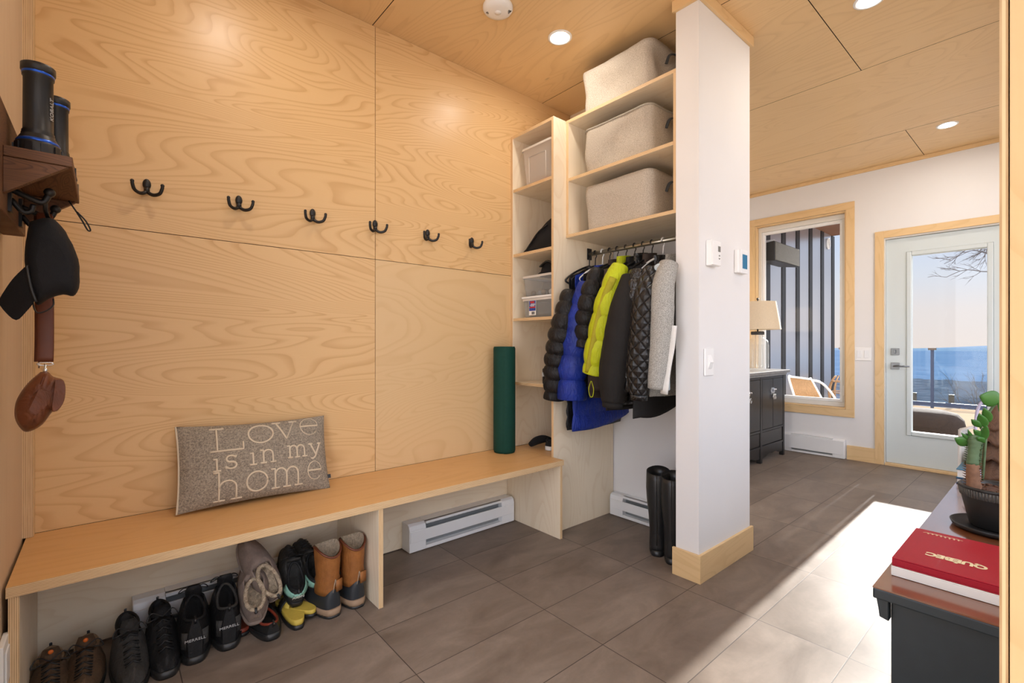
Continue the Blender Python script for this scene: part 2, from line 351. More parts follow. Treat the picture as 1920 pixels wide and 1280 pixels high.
# ------------------------------------------------------------------ mesh builder
SEED = [0]
def world_of(o):
    m = o.matrix_basis.copy()
    while o.parent: o = o.parent; m = o.matrix_basis @ m
    return m
class MB:
    def __init__(s): s.v = []; s.f = []; s.uv = []; s.mi = []; s.sm = []
    def face(s, idx, uvs=None, mi=0, sm=False):
        s.f.append(tuple(idx)); s.uv.append(uvs or [(0, 0)] * len(idx)); s.mi.append(mi); s.sm.append(sm)
    def box(s, x0, x1, y0, y1, z0, z1, g='x', thin=None, mi=0, emi=1, seed=None):
        """g: grain axis; thin: axis of the sheet thickness, faces across it get material emi (plywood edge)"""
        x0, x1 = sorted((x0, x1)); y0, y1 = sorted((y0, y1)); z0, z1 = sorted((z0, z1))
        b = len(s.v); P = [(x, y, z) for x in (x0, x1) for y in (y0, y1) for z in (z0, z1)]
        s.v += P
        if seed is None: SEED[0] += 1; seed = SEED[0] * 3.71
        ax = 'xyz'
        for f, n in (((0, 1, 3, 2), 0), ((4, 6, 7, 5), 0), ((0, 4, 5, 1), 1), ((2, 3, 7, 6), 1), ((0, 2, 6, 4), 2), ((1, 5, 7, 3), 2)):
            pl = [a for a in range(3) if a != n]
            e = thin is not None and n != ax.index(thin)
            if e: va = ax.index(thin); ua = [a for a in pl if a != va][0]
            else:
                ua = ax.index(g) if ax.index(g) in pl else pl[0]; va = [a for a in pl if a != ua][0]
            o = (x0, y0, z0)[va] if e else 0
            uv = [(P[i][ua] + (0 if e else seed), P[i][va] - o + (0 if e else seed * 1.3)) for i in f]
            s.face([b + i for i in f], uv, emi if e else mi)
        return s
    def obox(s, c, half, rot, mi=0):
        """box turned by a matrix"""
        b = len(s.v); P = [(x, y, z) for x in (-1, 1) for y in (-1, 1) for z in (-1, 1)]
        for p in P: s.v.append(tuple(Vector(c) + rot @ Vector((p[0] * half[0], p[1] * half[1], p[2] * half[2]))))
        for f, n in (((0, 1, 3, 2), 0), ((4, 6, 7, 5), 0), ((0, 4, 5, 1), 1), ((2, 3, 7, 6), 1), ((0, 2, 6, 4), 2), ((1, 5, 7, 3), 2)):
            pl = [a for a in range(3) if a != n]
            s.face([b + i for i in f], [(P[i][pl[0]] * half[pl[0]], P[i][pl[1]] * half[pl[1]]) for i in f], mi)
        return s
    def rings(s, R, closed=True, cap0=True, cap1=True, mi=0, sm=True, uscale=1.0):
        """skin a list of equal-length rings of points"""
        n = len(R[0]); b = len(s.v)
        for r in R: s.v += [tuple(p) for p in r]
        acc = [0]
        for i in range(1, len(R)):
            acc.append(acc[-1] + (Vector(R[i][0]) - Vector(R[i - 1][0])).length)
        per = [0]
        mid = R[len(R) // 2]
        for j in range(1, n + 1): per.append(per[-1] + (Vector(mid[j % n]) - Vector(mid[j - 1])).length)
        for i in range(len(R) - 1):
            for j in range(n if closed else n - 1):
                k = (j + 1) % n
                s.face((b + i * n + j, b + i * n + k, b + (i + 1) * n + k, b + (i + 1) * n + j),
                       [(per[j], acc[i]), (per[j + 1], acc[i]), (per[j + 1], acc[i + 1]), (per[j], acc[i + 1])], mi, sm)
        if cap0: s.face([b + j for j in range(n)][::-1], None, mi, False)
        if cap1: s.face([b + (len(R) - 1) * n + j for j in range(n)], None, mi, False)
        return s
    def tube(s, path, r, n=10, cap=True, mi=0, flat=1.0, up=None, rfun=None):
        P = [Vector(p) for p in path]; R = []
        rr = r if isinstance(r, (list, tuple)) else [r] * len(P)
        prev = None
        for i, p in enumerate(P):
            d = (P[min(i + 1, len(P) - 1)] - P[max(i - 1, 0)])
            d = d.normalized() if d.length > 1e-9 else Vector((0, 0, 1))
            if prev is None:
                a = Vector(up) if up else (Vector((0, 0, 1)) if abs(d.z) < .9 else Vector((1, 0, 0)))
                x = a.cross(d).normalized()
            else:
                x = prev - d * prev.dot(d); x = x.normalized() if x.length > 1e-6 else prev
            prev = x; y = d.cross(x)
            ring = []
            for j in range(n):
                a = 2 * PI * j / n; q = rr[i]
                if rfun: q = rfun(i, a, q)
                ring.append(p + x * math.cos(a) * q + y * math.sin(a) * q * flat)
            R.append(ring)
        return s.rings(R, True, cap, cap, mi)
    def lathe(s, prof, c=(0, 0, 0), n=24, mi=0, cap0=False, cap1=False, ax='z', sx=1, sy=1):
        R = []
        for r, z in prof:
            ring = []
            for j in range(n):
                a = 2 * PI * j / n; p = (r * math.cos(a) * sx, r * math.sin(a) * sy, z)
                if ax == 'y': p = (p[0], -z, p[1])
                if ax == 'x': p = (z, p[0], p[1])
                ring.append((c[0] + p[0], c[1] + p[1], c[2] + p[2]))
            R.append(ring)
        return s.rings(R, True, cap0, cap1, mi)
    def sphere(s, c, r, n=12, m=8, mi=0):
        if not isinstance(r, (list, tuple)): r = (r, r, r)
        R = []
        for i in range(m + 1):
            t = PI * (i / m); q = max(math.sin(t), .01)
            R.append([(c[0] + r[0] * q * math.cos(2 * PI * j / n), c[1] + r[1] * q * math.sin(2 * PI * j / n), c[2] - r[2] * math.cos(t)) for j in range(n)])
        return s.rings(R, True, True, True, mi)
    def prism(s, poly, a0, a1, ax='y', mi=0, g=0):
        """extrude a polygon of 2D points along an axis"""
        n = len(poly); b = len(s.v)
        def P(q, h): return {'y': (q[0], h, q[1]), 'x': (h, q[0], q[1]), 'z': (q[0], q[1], h)}[ax]
        for h in (a0, a1): s.v += [P(q, h) for q in poly]
        uv = [(q[0] + g, q[1] + g) for q in poly]
        s.face([b + i for i in range(n)][::-1], uv[::-1], mi); s.face([b + n + i for i in range(n)], uv, mi)
        acc = 0
        for i in range(n):
            k = (i + 1) % n; l = math.dist(poly[i], poly[k])
            s.face((b + i, b + k, b + n + k, b + n + i), [(a0, acc), (a0, acc + l), (a1, acc + l), (a1, acc)], mi); acc += l
        return s
    def xform(s, mat):
        s.v = [tuple(mat @ Vector(p)) for p in s.v]; return s
    def build(s, name, mats, parent=None, bevel=0, subsurf=0, solid=0, loc=False):
        if parent and not loc: s.xform(world_of(parent).inverted())   # vertices were given in room coordinates
        me = bpy.data.meshes.new(name); me.from_pydata([tuple(p) for p in s.v], [], s.f)
        uvl = me.uv_layers.new(name='UVMap'); flatuv = [c for f in s.uv for q in f for c in q]
        uvl.data.foreach_set('uv', flatuv)
        me.polygons.foreach_set('material_index', s.mi); me.polygons.foreach_set('use_smooth', s.sm)
        if not isinstance(mats, (list, tuple)): mats = [mats]
        for m in mats: me.materials.append(M[m] if isinstance(m, str) else m)
        import bmesh
        bm = bmesh.new(); bm.from_mesh(me); bmesh.ops.recalc_face_normals(bm, faces=bm.faces); bm.to_mesh(me); bm.free()
        me.update()
        o = bpy.data.objects.new(name, me); COL.objects.link(o)
        if parent: o.parent = parent
        if solid:
            q = o.modifiers.new('thickness', 'SOLIDIFY'); q.thickness = solid; q.offset = 0
        if bevel:
            q = o.modifiers.new('bevel', 'BEVEL'); q.width = bevel; q.segments = 2; q.limit_method = 'ANGLE'; q.angle_limit = .7
        if subsurf:
            q = o.modifiers.new('sub', 'SUBSURF'); q.levels = subsurf; q.render_levels = subsurf
        return o

def tag(o, label=None, cat=None, group=None, kind=None):
    if label: o['label'] = label
    if cat: o['category'] = cat
    if group: o['group'] = group
    if kind: o['kind'] = kind
    return o
def thing(name, label, cat, loc=(0, 0, 0), rot=(0, 0, 0), group=None):
    o = bpy.data.objects.new(name, None); COL.objects.link(o); o.empty_display_size = .05
    o.location = loc; o.rotation_euler = rot
    return tag(o, label, cat, group)
def struct(o): o['kind'] = 'structure'; return o
def text_mesh(txt, size, name, mat, parent, mtx, extrude=.0004, bold=0.0, sx=1.0, loc=False):
    if parent and not loc: mtx = world_of(parent).inverted() @ mtx
    cu = bpy.data.curves.new(name, 'FONT'); cu.body = txt; cu.size = size; cu.extrude = extrude; cu.offset = bold
    cu.align_x = 'CENTER'; cu.align_y = 'CENTER'; cu.resolution_u = 4
    tmp = bpy.data.objects.new('tmp', cu); COL.objects.link(tmp)
    dg = bpy.context.evaluated_depsgraph_get(); dg.update()
    me = bpy.data.meshes.new_from_object(tmp.evaluated_get(dg)); bpy.data.objects.remove(tmp)
    me.transform(Matrix.Diagonal((sx, 1, 1, 1))); me.transform(mtx)
    me.materials.clear(); me.materials.append(M[mat]); me.name = name
    o = bpy.data.objects.new(name, me); COL.objects.link(o)
    if parent: o.parent = parent
    return o
def frame_mtx(o, xd, yd):
    x = Vector(xd).normalized(); y = Vector(yd).normalized(); z = x.cross(y)
    m = Matrix((x, y, z)).transposed().to_4x4(); m.translation = Vector(o); return m
def smooth_path(pts, k=4):
    """Catmull-Rom through points (any dimension)"""
    P = [np.array(p, float) for p in pts]; P = [2 * P[0] - P[1]] + P + [2 * P[-1] - P[-2]]; out = []
    for i in range(1, len(P) - 2):
        for j in range(k):
            t = j / k; a, b, c, d = P[i - 1:i + 3]
            out.append(.5 * ((2 * b) + (-a + c) * t + (2 * a - 5 * b + 4 * c - d) * t * t + (-a + 3 * b - 3 * c + d) * t ** 3))
    out.append(P[-2]); return out
# ================================================================== STRUCTURE
CZ = 2.745; YW = 2.33; XF = 5.42; XL = -.21
struct(MB().box(XL - .1, XF + .16, -1.3, YW + .1, -.1, 0).build('floor', 'floor'))

c = MB().box(XL - .1, XF + .16, -1.3, YW + .1, CZ + .006, CZ + .06, mi=1)
cols = [XL - .1, 1.05, 2.27, 3.453, 4.671, XF + .16]
for i in range(5):
    ys = {0: [-1.3, -.05, YW + .1], 1: [-1.3, -.05, YW + .1], 2: [-1.3, .805, YW + .1], 3: [-1.3, YW + .1], 4: [-1.3, .808, YW + .1]}[i]
    for a, b in zip(ys, ys[1:]):
        c.box(cols[i] + .002, cols[i + 1] - .002, a + .002, b - .002, CZ, CZ + .008, g='y', thin='z', emi=1)
struct(c.build('ceiling', ['ceil_ply', 'gap']))

w = MB().box(XL - .1, 2.62, YW + .008, YW + .08, 0, CZ + .05, mi=1)
for x0, x1 in ((-.1845, 1.065), (1.065, 2.55)):
    for z0, z1 in ((.4445, 1.54), (1.54, CZ)):
        w.box(x0 + .0014, x1 - .0014, YW, YW + .012, z0 + .0014, z1 - .0014, g='x', mi=3 if x0 > 1 and z0 < 1 else 0)
w.box(-.21, 2.55, YW - .004, YW + .01, .006, .412, g='x', mi=2)
struct(w.build('wall_back', ['wall_ply', 'gap', 'birch', 'pale_maple']))
struct(MB().box(2.62, XF + .16, YW, YW + .08, 0, CZ).build('wall_hall_back', 'white'))
struct(MB().box(XL - .08, XL, 1.31, YW + .01, 0, CZ, g='z').build('wall_left', 'pale_ply'))
w = MB(); w.box(XL - .08, XL, -1.2, .25, 0, CZ); w.box(XL - .08, XL, .25, 1.3095, 0, .15); w.box(XL - .08, XL, .25, 1.3095, 2.5, CZ)
struct(w.build('wall_entry_left', 'white'))
w = MB(); w.box(XL - .07, XL - .01, .251, 1.309, .1505, .2); w.box(XL - .07, XL - .01, .251, 1.309, 2.45, 2.4995)
for a in (.251, .755, 1.26): w.box(XL - .07, XL - .01, a, a + .049, .2, 2.45)
w5 = struct(w.build('added_window_5', 'trim'))  # added window, none known here: daylight for the closet and tower
for a in (.251, .755): MB().box(XL - .042, XL - .038, a + .05, a + .5035, .2, 2.45).build('pane', 'glass', w5)
struct(MB().box(XL, -.1832, 2.288, YW - .001, .446, CZ, g='z', thin='x', mi=0, emi=1).build('trim_1', ['trim', 'edge']))

# far wall with the window and the door openings
YT, ZT = 1.157, 2.135
w = MB()
X0, X1 = XF, XF + .16
w.box(X0, X1, 2.225, YW, 0, CZ); w.box(X0, X1, 1.385, 2.225, 0, .475); w.box(X0, X1, 1.385, 2.225, 2.39, CZ)
w.box(X0, X1, 1.09, 1.385, 0, CZ); w.box(X0, X1, .225, 1.09, 2.07, CZ); w.box(X0, X1, -.27, .225, 0, CZ)
struct(w.build('wall_far', 'white'))

# window_1: trim boards, vinyl frame, sash, pane
wi = MB()
for a, b, z0, z1, g in ((1.315, 2.295, 2.39, 2.462, 'y'), (1.315, 2.295, .402, .475, 'y'), (1.315, 1.385, .475, 2.39, 'z'), (2.225, 2.295, .475, 2.39, 'z')):
    wi.box(XF - .014, XF - .0005, a, b, z0, z1, g=g)
for a, b, z0, z1, g in ((1.387, 2.223, 2.376, 2.388, 'y'), (1.387, 2.223, .477, .489, 'y'), (1.387, 1.397, .489, 2.376, 'z'), (2.213, 2.223, .489, 2.376, 'z')):
    wi.box(XF - .002, XF + .075, a, b, z0, z1, g=g)
win = struct(wi.build('window_1', 'trim', bevel=.0015))
f = MB()
for a, b, z0, z1 in ((1.398, 2.212, 2.325, 2.374), (1.398, 2.212, .491, .535), (1.398, 1.43, .535, 2.325), (2.18, 2.212, .535, 2.325)): f.box(XF + .05, XF + .13, a, b, z0, z1)
fr = f.build('window_frame', 'vinyl', win, bevel=.003)
f = MB()
for a, b, z0, z1 in ((1.431, 2.179, 2.295, 2.324), (1.431, 2.179, .536, .562), (1.431, 1.455, .562, 2.295), (2.155, 2.179, .562, 2.295)): f.box(XF + .07, XF + .11, a, b, z0, z1)
f.build('sash', 'plastic_w', win, bevel=.003)
MB().box(XF + .088, XF + .094, 1.453, 2.157, .56, 2.297).build('pane', 'glass', win)
MB().box(XF + .045, XF + .07, 1.41, 1.425, .60, .70).build('sash_lock', 'plastic_w', win, bevel=.003)
MB().box(XF + .04, XF + .07, 2.0, 2.06, .50, .53).tube([(XF + .045, 2.03, .53), (XF + .03, 2.0, .545)], .005).build('crank', 'plastic_w', win, bevel=.003)

# door_1
d = MB()
ZB = .025
for a, b, z0, z1 in ((.235, .385, ZB, 2.055), (.937, 1.082, ZB, 2.055), (.385, .937, 1.928, 2.055), (.385, .937, ZB, .287)): d.box(XF + .03, XF + .075, a, b, z0, z1)
door = struct(d.build('door_1', 'door_w'))
f = MB()
for a, b, z0, z1 in ((.387, .423, .289, 1.926), (.9, .935, .289, 1.926), (.423, .9, 1.89, 1.926), (.423, .9, .289, .325)): f.box(XF + .018, XF + .087, a, b, z0, z1)
f.build('glazing_frame', 'door_w', door, bevel=.006)
MB().box(XF + .05, XF + .056, .421, .902, .323, 1.892).build('pane', 'glass', door)
h = MB().box(XF + .018, XF + .03, .985, 1.045, .875, .935)
hd = h.build('handle_plate', 'nickel', door, bevel=.002)
MB().tube([(XF + .02, 1.015, .905), (XF - .025, 1.015, .905), (XF - .028, 1.008, .905), (XF - .028, .905, .905)], .009, flat=.8).build('lever', 'nickel', hd)
h = MB().box(XF + .018, XF + .03, .985, 1.045, 1.005, 1.065).build('deadbolt', 'nickel', door, bevel=.002)
MB().box(XF + .0, XF + .018, 1.009, 1.021, 1.018, 1.05).build('thumb_turn', 'nickel', h, bevel=.003)
MB().box(XF + .028, XF + .034, 1.083, 1.089, .84, .93).build('latch_plate', 'nickel', door)
# its casing
t = MB()
for a, b, z0, z1, g in ((1.0905, YT, 0, ZT, 'z'), (.158, .2245, 0, ZT, 'z'), (.2245, 1.0905, 2.071, ZT, 'y')): t.box(XF - .015, XF - .0005, a, b, z0, z1, g=g)
struct(t.build('trim_2', 'trim', bevel=.0015))
t = MB()
t.box(XF, XF + .12, 1.084, 1.0895, .0, 2.068, g='z'); t.box(XF, XF + .12, .2255, .233, .0, 2.068, g='z'); t.box(XF, XF + .12, .233, 1.084, 2.058, 2.069, g='y')
struct(t.build('trim_3', 'vinyl'))
struct(MB().box(XF - .014, XF + .14, .234, 1.083, 0, .022, g='y').build('trim_4', 'trim', bevel=.002))
struct(MB().box(XF - .014, XF - .0005, 1.1575, 1.375, 0, .135, g='y').build('baseboard_far', 'trim', bevel=.001))
struct(MB().box(XF - .016, XF - .0005, -.17, YW - .001, 2.712, CZ - .001, g='y').build('trim_5', 'trim', bevel=.001))

# right wall, and the entry room behind the camera
w = MB(); w.box(.62, XF, -.27, -.17, 0, .70); w.box(.62, XF, -.27, -.17, 2.5, CZ)
XW = (.80, 2.28, 3.76, 5.24)
for a, b in ((.62, .80), (5.24, XF)): w.box(a, b, -.27, -.17, .70, 2.5)
struct(w.build('wall_right', 'white'))
w2 = MB()
w2.box(.80, 5.24, -.25, -.19, .7005, .74); w2.box(.80, 5.24, -.25, -.19, 2.46, 2.4995)
for x in XW: w2.box(min(max(x - .025, .8005), 5.19), min(max(x + .025, .85), 5.2395), -.25, -.19, .74, 2.46)
w4 = struct(w2.build('added_window_4', 'trim'))  # added window band in an unseen wall, floods the hall with sky light
for a, b in zip(XW, XW[1:]): MB().box(a + .026, b - .026, -.222, -.218, .741, 2.459).build('pane', 'glass', w4)
w = MB(); w.box(.62, .72, -1.2, -1.1, 0, CZ); w.box(.62, .72, -.35, -.27, 0, CZ); w.box(.62, .72, -1.1, -.35, 0, .30); w.box(.62, .72, -1.1, -.35, 2.45, CZ)
struct(w.build('wall_entry_right', 'white'))
w2 = MB()
for a, b, z0, z1 in ((-1.099, -.351, .301, .34), (-1.099, -.351, 2.41, 2.449), (-1.099, -1.06, .34, 2.41), (-.39, -.351, .34, 2.41)): w2.box(.64, .70, a, b, z0, z1)
w3 = struct(w2.build('added_window_3', 'trim'))  # added side window: sun on the unseen entry wall bounces daylight forward
MB().box(.668, .672, -1.06, -.39, .34, 2.41).build('pane', 'glass', w3)
w = MB(); w.box(XL - .08, XL, -1.3, -1.2, 0, CZ); w.box(.62, .72, -1.3, -1.2, 0, CZ); w.box(XL, .62, -1.3, -1.2, 0, .04); w.box(XL, .62, -1.3, -1.2, 2.6, CZ)
struct(w.build('wall_entry', 'white'))
w2 = MB()
for a, b, z0, z1 in ((-.209, .619, .041, .09), (-.209, .619, 2.55, 2.599), (-.209, -.16, .09, 2.55), (.57, .619, .09, 2.55)): w2.box(a, b, -1.27, -1.23, z0, z1)
win2 = struct(w2.build('added_window_2', 'trim'))  # added glazing behind the camera, sky fill for the room
MB().box(-.16, .57, -1.252, -1.248, .09, 2.55).build('pane', 'glass', win2)
# casing post at the right edge of the view
t = MB().box(.600, .62, -.30, .0325, 0, CZ, g='z')
struct(t.build('trim_6', ['trim']))
struct(MB().box(.6005, .6215, .0335, .039, 0, CZ, g='z', thin='x').build('trim_7', ['edge', 'edge']))

# closet: wing wall (the white column) and back wall
CX0, CX1, CY0, CY1 = 2.085, 2.625, 1.107, 1.223
struct(MB().box(CX0, CX1, CY0, CY1, 0, CZ).build('wall_wing', 'white'))
struct(MB().box(2.552, CX1, CY1, YW, 0, CZ).build('wall_closet', 'white'))
struct(MB().box(2.546, 2.5515, 1.224, YW - .002, 1.76, CZ - .001, g='z').build('wall_closet_lining', 'birch'))
b = MB(); T = .014
b.box(CX0 - T, CX0 - .0005, CY0 - T, CY1 + .012, 0, .129, g='y'); b.box(CX0 - .0005, CX1 + T, CY0 - T, CY0 - .0005, 0, .129, g='x')
struct(b.build('baseboard_wing', 'trim', bevel=.001))
b = MB(); T = .016
b.box(CX0 - T, CX0 - .0005, CY0 - T, CY1 + .012, 2.692, CZ - .001, g='y'); b.box(CX0 - .0005, CX1 + T, CY0 - T, CY0 - .0005, 2.692, CZ - .001, g='x')
struct(b.build('trim_8', 'trim', bevel=.001))

# ---- outdoors
struct(MB().box(XF + .16, 10.9, -4, 2.36, -.1, .02).box(.75, XF + .16, -4, -.271, -.1, .0).box(-2, .75, -4, -1.31, -.1, .0).build('deck_floor', 'deck'))  # strips beside the house are unseen, added to bounce light onto the ceiling
w = MB()
x = 5.6; 
w.box(5.59, 8.72, 2.46, 2.52, -.1, 2.8, mi=1)
for k in range(7):
    xc = 5.72 + .5 * k          # strips painted dark for recess shade at x = 6.2, 6.7 ...
    x0 = max(5.59, xc - .5 + .535); x1 = xc + .5 - .10 + .03
    if x1 - .03 > 8.72: x1 = 8.72
    w.box(xc - .078, xc + .045, 2.392, 2.4585, -.1, 2.8, mi=1)
    w.prism([(x0, 2.459), (x0 + .025, 2.40), (x1 - .025, 2.40), (x1, 2.459)], -.1, 2.8, 'z', 0)
struct(w.build('wall_outside', ['clad', 'clad_shade']))
struct(MB().box(5.59, 8.68, 1.1, 2.56, 2.8, 2.86, g='x').build('ceiling_porch', 'soffit'))

# ---- ceiling lamps
def lamp(x, y, label):
    t = thing('ceiling_light', label, 'ceiling light', (x, y, CZ), group='recessed ceiling lights')
    MB().lathe([(.064, 0), (.064, -.004), (.058, -.006), (.046, -.003), (.044, -.0005)], (x, y, CZ), 32).build('trim_ring', 'plastic_w', t)
    MB().lathe([(.0438, -.0012), (.02, -.0016), (.0005, -.0018)], (x, y, CZ), 32, cap1=True).build('lens', 'lamp_on', t)
lamp(1.854, 1.769, 'round lit ceiling light in front of the shelves, beside the smoke detector')
lamp(2.776, .615, 'round lit ceiling light cut by the top edge of the photo, over the walkway')
lamp(4.797, .585, 'small round lit ceiling light near the glazed door at the far end')
lamp(.457, 1.755, 'round lit ceiling light over the left end of the bench')
lamp(.75, .615, 'round lit ceiling light over the near end of the walkway')
lamp(.2, -.6, 'added round fill light in the unseen entry behind the camera')  # extra lamp added out of view to brighten the room

# ================================================================== SMOKE DETECTOR, SWITCHES, THERMOSTATS
t = thing('smoke_detector', 'round white smoke detector with small vents on the plywood ceiling', 'smoke detector', (1.452, 1.80, CZ))
MB().lathe([(.070, 0), (.073, -.006), (.073, -.016), (.066, -.026), (.045, -.032), (.001, -.034)], (1.452, 1.80, CZ), 36, cap1=True).build('housing', 'plastic_w', t)
MB().lathe([(.016, -.0325), (.016, -.036), (.001, -.0365)], (1.452, 1.80, CZ), 20, cap1=True).build('test_button', 'plastic_w', t)
for k in range(3):
    MB().box(1.485 + .006 * k, 1.4875 + .006 * k, 1.755, 1.777, CZ - .031, CZ - .027).build('vent', 'dark_in', t)
    MB().box(1.412 + .005 * k, 1.414 + .005 * k, 1.83, 1.842, CZ - .032, CZ - .027).build('vent', 'dark_in', t)

def boxthing(name, label, cat, loc, parts, rot=(0, 0, 0), group=None):
    t = thing(name, label, cat, loc, rot, group)
    for nm, bx, m, bv in parts:
        MB().box(*bx).build(nm, m, t, bevel=bv, loc=True)
    return t
# on the wing wall (faces -Y): local x along the wall, y toward the viewer negative
t = boxthing('thermostat', 'white box thermostat with small grey display on the white column, nearer the coats', 'thermostat', (2.19, CY0 - .001, 1.53),
    [('housing', (-.042, .042, -.028, 0, -.06, .06), 'plastic_w', .004), ('cover', (-.04, .042, -.033, -.028, -.057, .057), 'plastic_w', .002), ('display', (.012, .034, -.0345, -.033, .008, .034), 'lcd', 0)])
for i, z in enumerate((-.012, -.022)): MB().prism([(.016, z), (.024, z + .006 * (1 if i == 0 else -1)), (.032, z)], -.0345, -.033, 'y').build('arrow_button', 'lcd', t, loc=True)
t = boxthing('thermostat', 'slim silver thermostat with blue screen on the white column, right of the white one', 'thermostat', (2.49, CY0 - .001, 1.525),
    [('housing', (-.05, .048, -.020, 0, -.06, .058), 'plastic_w', .004), ('bezel', (-.03, .05, -.026, -.02, -.06, .06), 'enamel', .002), ('screen', (-.012, .04, -.0275, -.026, -.036, .036), 'screen', 0)])
t = boxthing('light_switch', 'single white rocker light switch low on the white column', 'light switch', (2.17, CY0 - .001, 1.017),
    [('cover_plate', (-.042, .042, -.008, 0, -.064, .064), 'plastic_w', .003)])
MB().prism([(-.008, -.034), (-.02, .0), (-.008, .034)], -.016, .016, 'x').xform(Matrix(((1, 0, 0, 0), (0, 1, 0, .0), (0, 0, 1, 0), (0, 0, 0, 1)))).build('rocker', 'plastic_w', t, loc=True, bevel=.001)
for z in (-.05, .05): MB().lathe([(.0035, -.0085), (.001, -.0095)], (0, 0, z), 10, ax='y', cap1=True).xform(Matrix.Diagonal((1, 1, 1, 1))).build('screw', 'grey_in', t, loc=True)
t = thing('light_switch', 'double white light switch on the far wall between the window and the door', 'light switch', (XF - .001, 1.25, 1.01))
MB().box(-.007, 0, -.064, .064, -.062, .062).build('cover_plate', 'plastic_w', t, bevel=.003, loc=True)
for y in (-.028, .028): MB().box(-.011, -.007, y - .017, y + .017, -.035, .035).build('rocker', 'enamel', t, bevel=.002, loc=True)
t = thing('outlet', 'white wall outlet plate low on the left wall below the bench', 'outlet', (XL + .001, 1.84, .25))
MB().box(0, .012, -.06, .035, -.07, .07).build('cover_plate', 'plastic_w', t, bevel=.003, loc=True)
MB().box(.012, .016, -.04, .015, -.045, .045).build('socket_face', 'plastic_w', t, bevel=.002, loc=True)

# ================================================================== BASEBOARD HEATERS
def heater(x, y, w, h, rz, label, dep=.075, closed=False):
    """origin at the floor on the wall side, width along +x, front faces -y"""
    t = thing('baseboard_heater', label, 'baseboard heater', (x, y, 0), (0, 0, rz), 'white baseboard heaters')
    z0 = .004
    prof = [(0, z0), (-dep, z0), (-dep, h - .03), (-dep + .006, h - .01), (-dep + .022, h), (0, h)]
    for a, b in ((0, .10), (w - .10, w)): MB().prism([(p[0], p[1]) for p in prof], a, b, 'x').build('end_cap', 'enamel', t, bevel=.003, loc=True)
    MB().box(.10, w - .10, -.012, 0, z0, h).box(.10, w - .10, -dep + .01, -.012, h - .004, h).box(.10, w - .10, -dep, -dep + .02, h - .012, h).build('housing', 'enamel', t, loc=True)
    MB().box(.10, w - .10, -dep + .001, -.012, z0, z0 + .018).build('bottom_rail', 'enamel', t, loc=True, bevel=.002)
    MB().box(.004, w - .004, -dep - .004, -dep + .004, h * (.22 if closed else .36), h * (.93 if closed else .76)).build('front_panel', 'enamel', t, loc=True, bevel=.002)
    b = MB()
    n = int((w - .2) / .03)
    b.box(.10, w - .10, -dep + .034, -dep + .04, z0 + .018, h - .014)
    b.build('heating_fins', 'grey_in', t, loc=True)
    for k in range(n): 
        if closed: break
        xx = .115 + k * (w - .23) / max(n - 1, 1); b = MB()
        b.box(xx - .004, xx + .004, -dep + .0325, -dep + .034, h * .82, h * .82 + .006).build('vent_hole', 'dark_in', t, loc=True)
    return t
heater(1.213, YW - .005, .725, .150, 0, 'white baseboard heater under the right part of the bench', .085)
heater(.08, YW - .005, .68, .140, 0, 'white baseboard heater behind the row of shoes under the bench', .07)
heater(2.55, 1.93, .68, .140, -PI / 2, 'white baseboard heater in the closet behind the rubber boots', .062)
heater(XF - .001, 1.95, .565, .184, -PI / 2, 'white baseboard heater under the window on the far wall', .05, True)

# ================================================================== BENCH
t = thing('bench', 'long built-in plywood bench along the back wall with open shoe space below', 'bench', (.9, 2.1, 0))
MB().box(-.202, 1.979, 1.856, YW - .001, .415, .445, g='x', thin='z').build('seat', ['bench_ply', 'edge'], t, bevel=.001)
for x0, x1 in ((-.198, -.176), (.866, .886), (1.953, 1.972)):
    MB().box(x0, x1, 1.862, YW - .006, 0, .4145, g='z', thin='x').build('leg_panel', ['birch', 'edge'], t, bevel=.0008)

# ================================================================== TOWER CABINET
TX = 1.985
t = thing('shelf_tower', 'tall narrow open plywood shelf tower standing at the right end of the bench', 'shelving', (2.25, 2.1, 0))
MB().box(TX, 2.545, 1.945, 1.963, 0, 2.43, g='z', thin='y').build('side_panel', ['birch', 'edge'], t, bevel=.0008)
MB().box(TX, 2.545, 2.31, 2.328, .446, 2.43, g='z', thin='y').build('side_panel', ['birch', 'edge'], t, bevel=.0008)
MB().box(TX, 2.545, 1.9635, 2.3095, 2.412, 2.43, g='y', thin='z').build('top_panel', ['birch', 'edge'], t, bevel=.0008)
MB().box(2.53, 2.544, 1.9635, 2.3095, .446, 2.411, g='z').build('back_panel', 'birch', t)
SHZ = (2.088, 1.675, 1.266, .862)
for z in SHZ:
    MB().box(TX + .004, 2.529, 1.9635, 2.3095, z - .018, z, g='y', thin='z').build('shelf', ['birch', 'edge'], t, bevel=.0008)
MB().box(1.98, 2.529, 1.9635, 2.3095, .415, .4448, g='y', thin='z').build('bottom_shelf', ['bench_ply', 'edge'], t)

